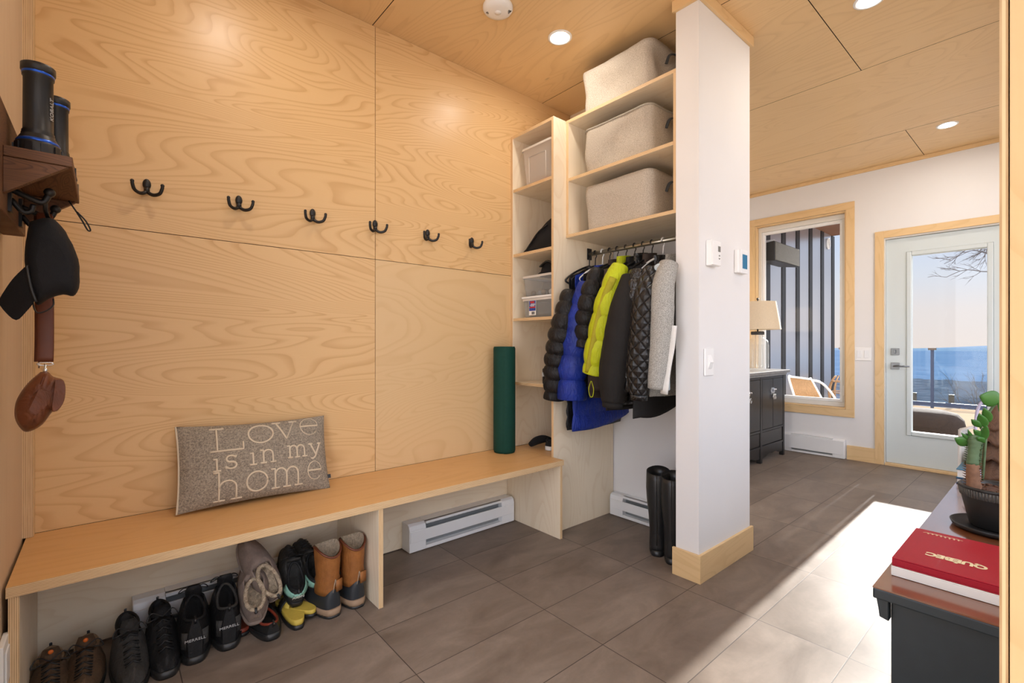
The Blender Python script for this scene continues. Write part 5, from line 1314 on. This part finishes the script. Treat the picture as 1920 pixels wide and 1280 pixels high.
# ================================================================== DRESSER AND WHAT STANDS ON IT
DZ = .56
c0 = at(1636, 1098, z=DZ)
DX0, DY1 = c0.x, c0.y
DX1, DY0 = 2.86, -.155
t = thing('dresser', 'low charcoal painted dresser with walnut stained top in the right foreground', 'dresser', (2.0, .06, 0))
tp = MB(); tp.box(DX0 + .0, DX1, DY0, DY1, DZ - .003, DZ, g='y'); tp.build('wood_top', 'dresser_top', t)
MB().box(DX0, DX1, DY0, DY1, DZ - .026, DZ - .003).build('top_edge', 'dresser', t, bevel=.003)
bl = at(1671, 1150, x=DX0 + .03).y
MB().box(DX0 + .028, DX1 - .03, DY0, bl, .05, DZ - .0265).build('body', 'dresser', t, bevel=.002)
MB().prism([(bl + .0005, DZ - .0265), (DY1 - .004, DZ - .0265), (DY1 - .008, DZ - .05), (DY1 - .010, DZ - .068), (bl + .0005, DZ - .072)], DX0 + .010, DX0 + .034, 'x').build('corner_bracket', 'dresser', t, bevel=.002)
MB().prism([(bl + .0005, DZ - .0265), (DY1 - .004, DZ - .0265), (DY1 - .008, DZ - .05), (DY1 - .010, DZ - .068), (bl + .0005, DZ - .072)], DX1 - .058, DX1 - .034, 'x').build('corner_bracket', 'dresser', t, bevel=.002)
for x in (DX0 + .028, DX1 - .08):
    for y in (DY0 + .002, bl - .052): MB().box(x, x + .05, y, y + .05, 0, .0495).build('leg', 'dresser', t, bevel=.002)
# two books
q1 = at(1672, 1044, z=.602); q2 = at(1720, 989, z=.602)
bx0, bx1, by1 = q1.x, q2.x, q1.y
by0 = by1 - .36
t = thing('book', 'large crimson book with gold upside-down lettering, topmost on the near end of the dresser', 'book', ((bx0 + bx1) / 2, by1 - .18, .583), group=None)
MB().box(bx0, bx1, by0, by1, .583, .586).box(bx0, bx1, by0, by1, .599, .602).box(bx0, bx0 + .004, by0, by1, .586, .599).box(bx0 + .003, bx1, by1 - .004, by1, .586, .599).build('cover', 'red', t, bevel=.0012)
MB().box(bx0 + .0045, bx1 - .004, by0 + .004, by1 - .0045, .5865, .5985).build('pages', 'paper', t)
qa = at(1735, 1037, z=.603); qb = at(1853, 1064, z=.603); q = (qa + qb) / 2; wtx = abs(qa.y - qb.y)
o = text_mesh('QU\u00c9BEC', 1.0, 'title', 'gold', t, Matrix.Identity(4), .0, bold=.055, loc=True)
xs = [v.co.x for v in o.data.vertices]; sc = wtx / (max(xs) - min(xs))
o.data.transform(Matrix.Diagonal((sc, sc * 1.15, 1, 1))); o.data.transform(world_of(t).inverted() @ frame_mtx((q.x, q.y, .6026), (0, 1, 0), (-1, 0, 0)))
q = at(1768, 1006, z=.6025); r_ = random.Random(3); pts = []
for k in range(26):
    f = k / 25; pts.append((q.x + .007 * math.sin(k * 2.1) * (.4 + r_.random()), q.y + .035 - .07 * f + .004 * math.cos(k * 2.1), .6026))
MB().tube(smooth_path(pts, 3), .0007, 5, flat=.4).build('signature', 'gold', t)
t = thing('book', 'white book lying under the crimson book on the dresser', 'book', ((bx0 + bx1) / 2, by1 - .18, DZ + .001))
MB().box(bx0 - .002, bx1 - .001, by0, by1 + .001, DZ + .0008, DZ + .003).box(bx0 - .002, bx1 - .001, by0, by1 + .001, .580, .5825).box(bx0 - .002, bx0 + .003, by0, by1 + .001, DZ + .003, .580).box(bx0 + .003, bx1 - .001, by1 - .003, by1 + .001, DZ + .003, .580).build('cover', 'paper', t, bevel=.002)
MB().box(bx0 + .0035, bx1 - .004, by0 + .004, by1 - .0035, DZ + .0035, .5795).build('pages', 'paper', t)
# pot with saucer
PX, PY = 1.963, .133
t = thing('potted_plant', 'black ribbed clay pot with cactus and green succulent leaves on a black saucer', 'plant', (PX, PY, DZ))
MB().lathe([(.001, DZ + .001), (.086, DZ + .001), (.096, DZ + .005), (.101, DZ + .016), (.098, DZ + .017), (.090, DZ + .009), (.001, DZ + .008)], (PX, PY, 0), 48).build('saucer', 'pot', t)
MB().lathe([(.001, DZ + .0095), (.054, DZ + .0095), (.058, DZ + .014), (.077, DZ + .100)], (PX, PY, 0), 48).build('pot', 'pot', t)
b = MB()
for j in range(72):
    a = 2 * PI * j / 72; b.tube([(PX + .0775 * math.cos(a), PY + .0775 * math.sin(a), DZ + .098), (PX + .0805 * math.cos(a), PY + .0805 * math.sin(a), DZ + .120)], .0023, 5)
b.lathe([(.077, DZ + .098), (.0795, DZ + .120)], (PX, PY, 0), 72); ribs = b.build('ribbed_rim', 'pot_rib', t)
MB().lathe([(.0790, DZ + .119), (.083, DZ + .122), (.083, DZ + .126), (.079, DZ + .129), (.073, DZ + .126), (.071, DZ + .115)], (PX, PY, 0), 48).build('lip', 'pot', t)
b = MB(); b.lathe([(.072, DZ + .114), (.04, DZ + .118), (.001, DZ + .117)], (PX, PY, 0), 30)
for k in range(60):
    a = r_.random() * 6.28; rr = .064 * r_.random() ** .5; s = .003 + .004 * r_.random(); b.sphere((PX + rr * math.cos(a), PY + rr * math.sin(a), DZ + .118), (s, s, s * .6), 6, 4)
b.build('soil', 'soil', t)
def stemp(pts, rad, mat, nm, spikes=True):
    P = smooth_path([(*p, r) for p, r in zip(pts, rad)], 6); b = MB()
    b.tube([p[:3] for p in P], [p[3] for p in P], 12, rfun=lambda i, a, q: q * (1 + .28 * abs(math.cos(a * 1.5)) * (.6 + .4 * math.sin(i * 2.4))))
    if spikes:
        for p in P[::1]:
            for s in (-1, 1): b.tube([(p[0], p[1] + s * p[3] * 1.05, p[2]), (p[0] - .003, p[1] + s * (p[3] * 1.05 + .007), p[2] + .003)], [.002, .0004], 4)
    return b.build(nm, mat, t)
zx = lambda u, v, x=1.93: at(u, v, x=x)
cs = stemp([zx(1827, 925), zx(1824, 895), zx(1823, 868)], [.016, .0145, .013], 'cactus_b', 'woody_stem')
stemp([zx(1823, 870), zx(1825, 845), zx(1827, 825), zx(1826, 815)], [.013, .012, .0145, .011], 'cactus', 'cactus_column')
def leaf(tip, base, wid, nm='leaf', mat='leaf', x=1.93, dx=.02, th=.0035, curl=.2):
    A = at(*base, x=x); B = at(*tip, x=x - dx); d = B - A; l = d.length; d.normalize()
    side = d.cross(Vector((1, 0, 0))).normalized(); nrm = side.cross(d); b = MB(); R = []
    for k in range(11):
        f = k / 10; w = wid * math.sin(PI * min(.97, max(.03, f ** .8))) ** .7; c = A + d * l * f + nrm * (curl * l * f * (1 - f) - 0)
        R.append([tuple(c + side * w * math.cos(a) + nrm * th * math.sin(a)) for a in np.linspace(0, 2 * PI, 12, endpoint=False)])
    b.rings(R, True, True, True); return b.build(nm, mat, t)
leaf((1791, 822), (1818, 832), .016); leaf((1838, 742), (1876, 752), .024, curl=.3); leaf((1884, 790), (1872, 752), .006)
leaf((1822, 787), (1840, 800), .010); leaf((1836, 776), (1848, 800), .012); leaf((1826, 806), (1842, 818), .009); leaf((1845, 765), (1856, 790), .011)
leaf((1832, 820), (1846, 828), .009); leaf((1850, 798), (1842, 826), .010); leaf((1803, 812), (1820, 828), .006); leaf((1815, 806), (1824, 826), .005)
b = MB()
for pts in ([(1836, 880), (1840, 840), (1846, 800), (1856, 770), (1872, 752)], [(1832, 880), (1838, 850), (1840, 820), (1842, 800)], [(1842, 900), (1846, 850), (1850, 800)]):
    b.tube(smooth_path([zx(u, v, 1.98) for u, v in pts], 4), .0035, 7)
b.build('plant_stems', 'cactus', t)
t = thing('glass_tube', 'pale violet curved glass tube rising beside the succulent', 'glass tube', tuple(at(1833, 870, x=2.13)))
M['violet'] = flat('pale violet glass', (.42, .40, .55), .15, spec=.7)
MB().tube(smooth_path([at(u, v, x=2.13) for u, v in ((1838, 935), (1836, 880), (1832, 845), (1829, 805), (1832, 772), (1840, 755), (1850, 752))], 5), .0042, 10).build('tube', 'violet', t)
# carved wooden tree
TX_, TY_ = 2.303, .155
t = thing('carved_tree', 'carved dark wooden tiered tree ornament standing behind the potted cactus', 'ornament', (TX_, TY_, DZ))
z = DZ + .347
def tier(z1, r1, z0, r0, seed, nl=7):
    b = MB(); R = []
    for f in np.linspace(0, 1, 9):
        rr = .74 * (r1 + (r0 - r1) * f ** 1.15); ring = []
        for j in range(42):
            a = 2 * PI * j / 42; s = abs(math.cos(a * nl / 2 + seed)); k = 1 + .16 * f * s + .05 * nz((math.cos(a) * 3, math.sin(a) * 3, f * 5 + seed))
            ring.append((TX_ + rr * k * math.cos(a), TY_ + rr * k * math.sin(a), z1 + (z0 - z1) * f - .018 * f * f * s))
        R.append(ring)
    b.rings(R, True, True, True); return b.build('tier', 'carved', t)
tier(z, .004, z - .080, .052, .3, 6); tier(z - .045, .018, z - .130, .072, 1.1); tier(z - .095, .028, z - .185, .086, 2.0, 8); tier(z - .150, .036, z - .245, .094, .7, 8); tier(z - .210, .045, z - .300, .100, 1.6, 9)
MB().lathe([(.001, DZ + .001), (.05, DZ + .001), (.045, DZ + .012), (.022, DZ + .02), (.022, DZ + .08)], (TX_, TY_, 0), 24).build('trunk_base', 'carved', t)
# stack of books at the far end and a cream cloth
q = at(1788, 905, z=DZ)
sx0 = q.x; sy1 = min(q.y, DY1) - .002
stk = [('navy', .020, 0, 0, 'dark blue book with white pages at the bottom of the small stack on the dresser', .15),
       ('teal', .034, .004, .0, 'thick blue book second from the bottom of the small stack on the dresser', .16),
       ('teal', .026, .02, -.045, 'blue edged book, third from the bottom of the small stack on the dresser', .15),
       ('navy', .020, .06, -.03, 'navy book topmost of the small stack on the dresser', .14)]
z = DZ + .001
for mat, h, dx, dy, lab, wy in stk:
    t = thing('book', lab, 'book', (sx0 + dx + .1, sy1 + dy - .08, z), group='books stacked at the far end of the dresser')
    x0, x1, y1 = sx0 + dx, sx0 + dx + .21, sy1 + dy; y0 = y1 - wy - .03
    MB().box(x0, x1, y0, y1, z, z + .0025).box(x0, x1, y0, y1, z + h - .0025, z + h).box(x1 - .003, x1, y0, y1, z + .0025, z + h - .0025).build('cover', mat, t)
    MB().box(x0 + .003, x1 - .004, y0 + .003, y1 - .003, z + .003, z + h - .003).build('pages', 'paper', t)
    z += h + .0008
b = MB(); R = []
for k in range(16):
    f = k / 15; R.append([(2.74 + .09 * j / 9 + .006 * math.sin(j * 1.7 + f * 6), DY1 + .006 + .010 * math.sin(j * 1.3) - .02 * 0, DZ + .20 - .34 * f) if f > .0 else (2.74 + .09 * j / 9, DY1 - .04, DZ + .20) for j in range(10)])
b.rings(R, False, False, False)
tag(b.build('towel', 'whitecloth', None, solid=.006), 'cream cloth draped down the far left corner of the dresser', 'towel')
b = MB(); b.sphere((2.79, DY1 - .07, DZ + .09), (.045, .07, .09), 18, 12); b.v = [tuple(Vector(p) + Vector((0, 0, max(-.0, 0))) + .008 * Vector((nz(p, 20), nz(p, 20, 3), 0))) for p in b.v]
tag(b.build('towel', 'whitecloth'), 'bundled cream towel behind the small stack of books on the dresser', 'towel')

# ================================================================== OUTDOORS
t = thing('outdoor_speaker', 'grey box speaker on a bracket on the dark metal wall outside the window', 'speaker', (6.3, 2.25, 2.2))
def ow(u, v, y): return at(u, v, y=y)
a = ow(1452, 470, 2.10); SXc, SZc = a.x, a.z
fr = [ow(1452, 462, 2.08), ow(1498, 456, 2.08), ow(1496, 494, 2.08), ow(1453, 496, 2.08)]
b = MB(); x0, x1 = fr[0].x, fr[1].x; z0, z1 = (fr[3].z + fr[2].z) / 2, (fr[0].z + fr[1].z) / 2
b.rings([[(x0, 2.08, z0), (x1, 2.08, z0 + .0), (x1 + .02, 2.08, z1), (x0, 2.08, z1)], [(x0 + .03, 2.30, z0 + .03), (x1 - .02, 2.30, z0 + .03), (x1 - .02, 2.30, z1 - .02), (x0 + .03, 2.30, z1 - .02)]], True, True, True, sm=False)
b.build('cabinet', 'black_pl', t, bevel=.01)
MB().box(x0 + .012, x1 - .005, 2.070, 2.0795, z0 + .012, z1 - .012).build('grille', 'speaker', t, bevel=.004)
MB().tube([((x0 + x1) / 2, 2.22, z1 - .02), ((x0 + x1) / 2, 2.22, z1 + .07), ((x0 + x1) / 2, 2.40, z1 + .07)], .018, 8).build('bracket', 'enamel', t)
p = ow(1552, 457, 2.395)
t = thing('wall_bracket', 'small pale round fitting near the top corner of the dark metal wall', 'fitting', tuple(p))
MB().tube([p + Vector((.06 * math.cos(a), -.012, .08 * math.sin(a))) for a in np.linspace(0, 2 * PI, 20)], .009, 8).build('ring', 'enamel', t)
MB().tube([p + Vector((0, -.012, -.08)), p + Vector((0, -.012, .08))], .007, 8).build('bar', 'enamel', t)
# rope chair
def rope_chair(pts_back, x, label):
    pass
t = thing('lounge_chair', 'rope backed lounge chair with white tube frame outside the window', 'chair', (6.5, 1.9, .02))
A = [at(1479, 708, x=6.25), at(1521, 712, x=6.45), at(1541, 748, x=6.45), at(1492, 752, x=6.25)]
A = [Vector(p) for p in A]
b = MB(); n = 22
for k in range(n):
    f = k / (n - 1); b.tube([A[0].lerp(A[1], f), A[3].lerp(A[2], f)], .0075, 6)
for f in (.06, .5, .94): b.tube([A[0].lerp(A[3], f), A[1].lerp(A[2], f)], .006, 6)
b.build('rope_back', 'rattan', t)
D = Vector((0, 0, .022)); 
lowL = Vector((A[3].x, A[3].y, .34)); lowR = Vector((A[2].x, A[2].y - .06, .34))
b = MB(); b.tube(smooth_path([lowL, A[3], A[0], A[0] + Vector((.03, -.03, .01)), A[1] + Vector((-.03, .02, .01)), A[1], A[2], lowR], 5), .013, 8)
arm = smooth_path([at(1512, 712, x=6.5), at(1537, 716, x=6.7), at(1556, 733, x=6.9), at(1567, 750, x=7.0), Vector((7.0, at(1567, 750, x=7.0).y, .36))], 5); b.tube(arm, .014, 8)
b.build('frame', 'plastic_w', t)
MB().box(A[3].x - .02, A[3].x + .62, A[2].y - .05, A[3].y + .02, .34, .40).build('seat', 'linen_trim', t, bevel=.02)
for x in (A[3].x, A[3].x + .58):
    for y in (A[2].y - .03, A[3].y): MB().tube([(x, y, .021), (x, y, .34)], .012, 8).build('leg', 'plastic_w', t)
q = at(1566, 725, x=8.2) + Vector((0, -.12, 0))
t = thing('lantern', 'bell shaped rattan lantern on the deck at the right edge of the window', 'lantern', (q.x, q.y, .02))
b = MB()
def lr(h): return .20 * (math.sin(PI * min(1, .12 + .9 * (1 - h))) ** .6)
for j in range(14):
    a = 2 * PI * j / 14; b.tube([(q.x + lr(h) * math.cos(a), q.y + lr(h) * math.sin(a), .03 + .62 * h) for h in np.linspace(0, .98, 12)], .008, 5)
for h in (.02, .3, .6, .85): b.tube([(q.x + lr(h) * math.cos(a), q.y + lr(h) * math.sin(a), .03 + .62 * h) for a in np.linspace(0, 2 * PI, 20)], .008, 5)
b.build('cage', 'rattan', t)
MB().tube([(q.x + .09 * math.cos(a), q.y, .66 + .12 * math.sin(a)) for a in np.linspace(0, PI, 12)], .007, 6).build('handle', 'rattan', t)
# wicker pouf
t = thing('wicker_pouf', 'dark brown round wicker pouf on the deck just outside the glazed door', 'pouf', (6.47, 1.0, .02))
b = MB(); R = []
for r, z in ((.26, .001), (.31, .05), (.345, .14), (.35, .24), (.335, .32), (.29, .375), (.20, .40), (.05, .41)):
    R.append([(6.47 + r * math.cos(2 * PI * j / 60) * (1 + .012 * (j % 2)), 1.0 + r * math.sin(2 * PI * j / 60) * (1 + .012 * (j % 2)), .021 + z) for j in range(60)])
b.rings(R, True, True, True); b.build('body', 'pouf', t)
# glass railing
t = thing('glass_railing', 'glass deck railing with dark bottom rail and posts beyond the door', 'railing', (10.7, 0, .02))
MB().box(10.68, 10.72, -3.9, 2.34, .06, .12).build('bottom_rail', 'railmetal', t)
py = at(1748, 700, x=10.7).y
for y in (py, py - 1.55, py + 1.3, py - 3.1):
    MB().box(10.675, 10.725, y - .020, y + .020, .02, 1.02).build('post', 'railmetal', t)
    MB().box(10.66, 10.74, y - .05, y + .05, 1.005, 1.04).build('glass_clamp', 'clip', t)
for y in (py - 1.55, py, py + 1.3): MB().box(10.695, 10.705, y - 1.50, y - .04, .12, 1.04).build('glass_pane', 'rail_glass', t)
for i, (u, v) in enumerate(((1714, 758), (1784, 763))):
    q = at(u, v, z=.02)
    t = thing('deck_spigot', ['bronze post clamp on the deck at the left edge of the door glass', 'short bronze post clamp on the deck in the middle of the door view'][i], 'post clamp', tuple(q), group='bronze clamps on the deck')
    MB().box(q.x - .03, q.x + .03, q.y - .035, q.y + .035, .021, .235).build('body', 'clip', t, bevel=.004)
    MB().box(q.x - .08, q.x + .08, q.y - .09, q.y + .09, .021, .035).build('base_plate', 'clip', t, bevel=.003)
# bare shrub beyond the railing and overhanging twigs
def branches(b, p, d, l, r, depth, rng, spread=.5, up=.1):
    if depth == 0 or l < .03: return
    n = 4; pts = [p]; dd = d.copy()
    for k in range(n):
        dd = (dd + Vector((rng.uniform(-1, 1), rng.uniform(-1, 1), rng.uniform(-1, 1))) * .13 + Vector((0, 0, up * .1))).normalized(); pts.append(pts[-1] + dd * l / n)
    b.tube(pts, [r * (1 - .35 * k / n) for k in range(n + 1)], 4, cap=False)
    for k in range(rng.choice((2, 3, 3))):
        f = rng.choice((2, 3, 4)); nd = (dd + Vector((rng.uniform(-1, 1), rng.uniform(-1, 1), rng.uniform(-.6, 1))) * spread).normalized()
        branches(b, pts[f], nd, l * rng.uniform(.6, .85), r * .62, depth - 1, rng, spread, up)
rng = random.Random(11)
t = thing('bare_shrub', 'leafless dark shrub behind the glass railing at the right', 'shrub', (13.5, .9, -1.6))
b = MB()
q = at(1845, 700, x=13.5)
for k in range(7):
    branches(b, Vector((13.5 + rng.uniform(-.6, .6), q.y + rng.uniform(-.7, .25), -1.2)), Vector((rng.uniform(-.3, .3), rng.uniform(-.4, .15), 1)).normalized(), .62, .018, 6, rng, .5)
b.build('twigs', 'twig', t)
t = thing('bare_tree', 'leafless tree whose thin branches reach into the top of the door glass', 'tree', (12.5, -1.6, -2))
b = MB(); q = Vector((12.5, -1.5, 2.9))
b.tube(smooth_path([(12.6, -2.1, -2), (12.5, -2.0, .5), (12.5, -1.8, 2.0), (12.5, -1.7, 3.6)], 4), [.12] * 4 + [.10] * 4 + [.07] * 5, 8)
for (u0, v0, u1, v1) in ((1880, 500, 1775, 516), (1885, 470, 1800, 476), (1880, 440, 1770, 490), (1870, 430, 1840, 486)):
    A_ = at(u0, v0, x=12.5); B_ = at(u1, v1, x=12.3); d = (B_ - A_)
    b.tube([Vector((12.5, -1.8, A_.z - .6)), A_], [.03, .012], 5)
    pts = [A_ + d * f + Vector((0, 0, .05 * math.sin(f * 7 + u1))) for f in np.linspace(0, 1, 9)]; b.tube(pts, [.011 * (1 - .8 * f) + .002 for f in np.linspace(0, 1, 9)], 5)
    for k in range(7):
        p = pts[rng.randrange(2, 9)]; branches(b, p, (d.normalized() + Vector((0, rng.uniform(-.3, .3), rng.uniform(-.8, .8)))).normalized(), .16, .005, 3, rng, .6)
b.build('branches', 'twig', t)
# valley, forest and the far ridge
def terrain(name, x0, x1, y0, y1, nx, ny, hf, mat):
    b = MB()
    for i in range(nx + 1):
        for j in range(ny + 1):
            x = x0 + (x1 - x0) * i / nx; y = y0 + (y1 - y0) * j / ny; b.v.append((x, y, hf(x, y)))
    for i in range(nx):
        for j in range(ny): b.face((i * (ny + 1) + j, (i + 1) * (ny + 1) + j, (i + 1) * (ny + 1) + j + 1, i * (ny + 1) + j + 1), None, 0, True)
    o = b.build(name, mat); o['kind'] = 'structure'; return o
terrain('ground_slope', 11, 900, -500, 700, 90, 120, lambda x, y: -3.5 - min(x - 11, 60) * .28 - max(0, x - 71) * .035 + 2.2 * noise.noise(Vector((x * .06, y * .06, 0))) * min(1, (x - 11) / 30), 'forest_near')
terrain('ground_valley', 900, 5200, -2600, 3600, 60, 90, lambda x, y: -52 + 2 * noise.noise(Vector((x * .002, y * .002, 3))), 'forest_haze')
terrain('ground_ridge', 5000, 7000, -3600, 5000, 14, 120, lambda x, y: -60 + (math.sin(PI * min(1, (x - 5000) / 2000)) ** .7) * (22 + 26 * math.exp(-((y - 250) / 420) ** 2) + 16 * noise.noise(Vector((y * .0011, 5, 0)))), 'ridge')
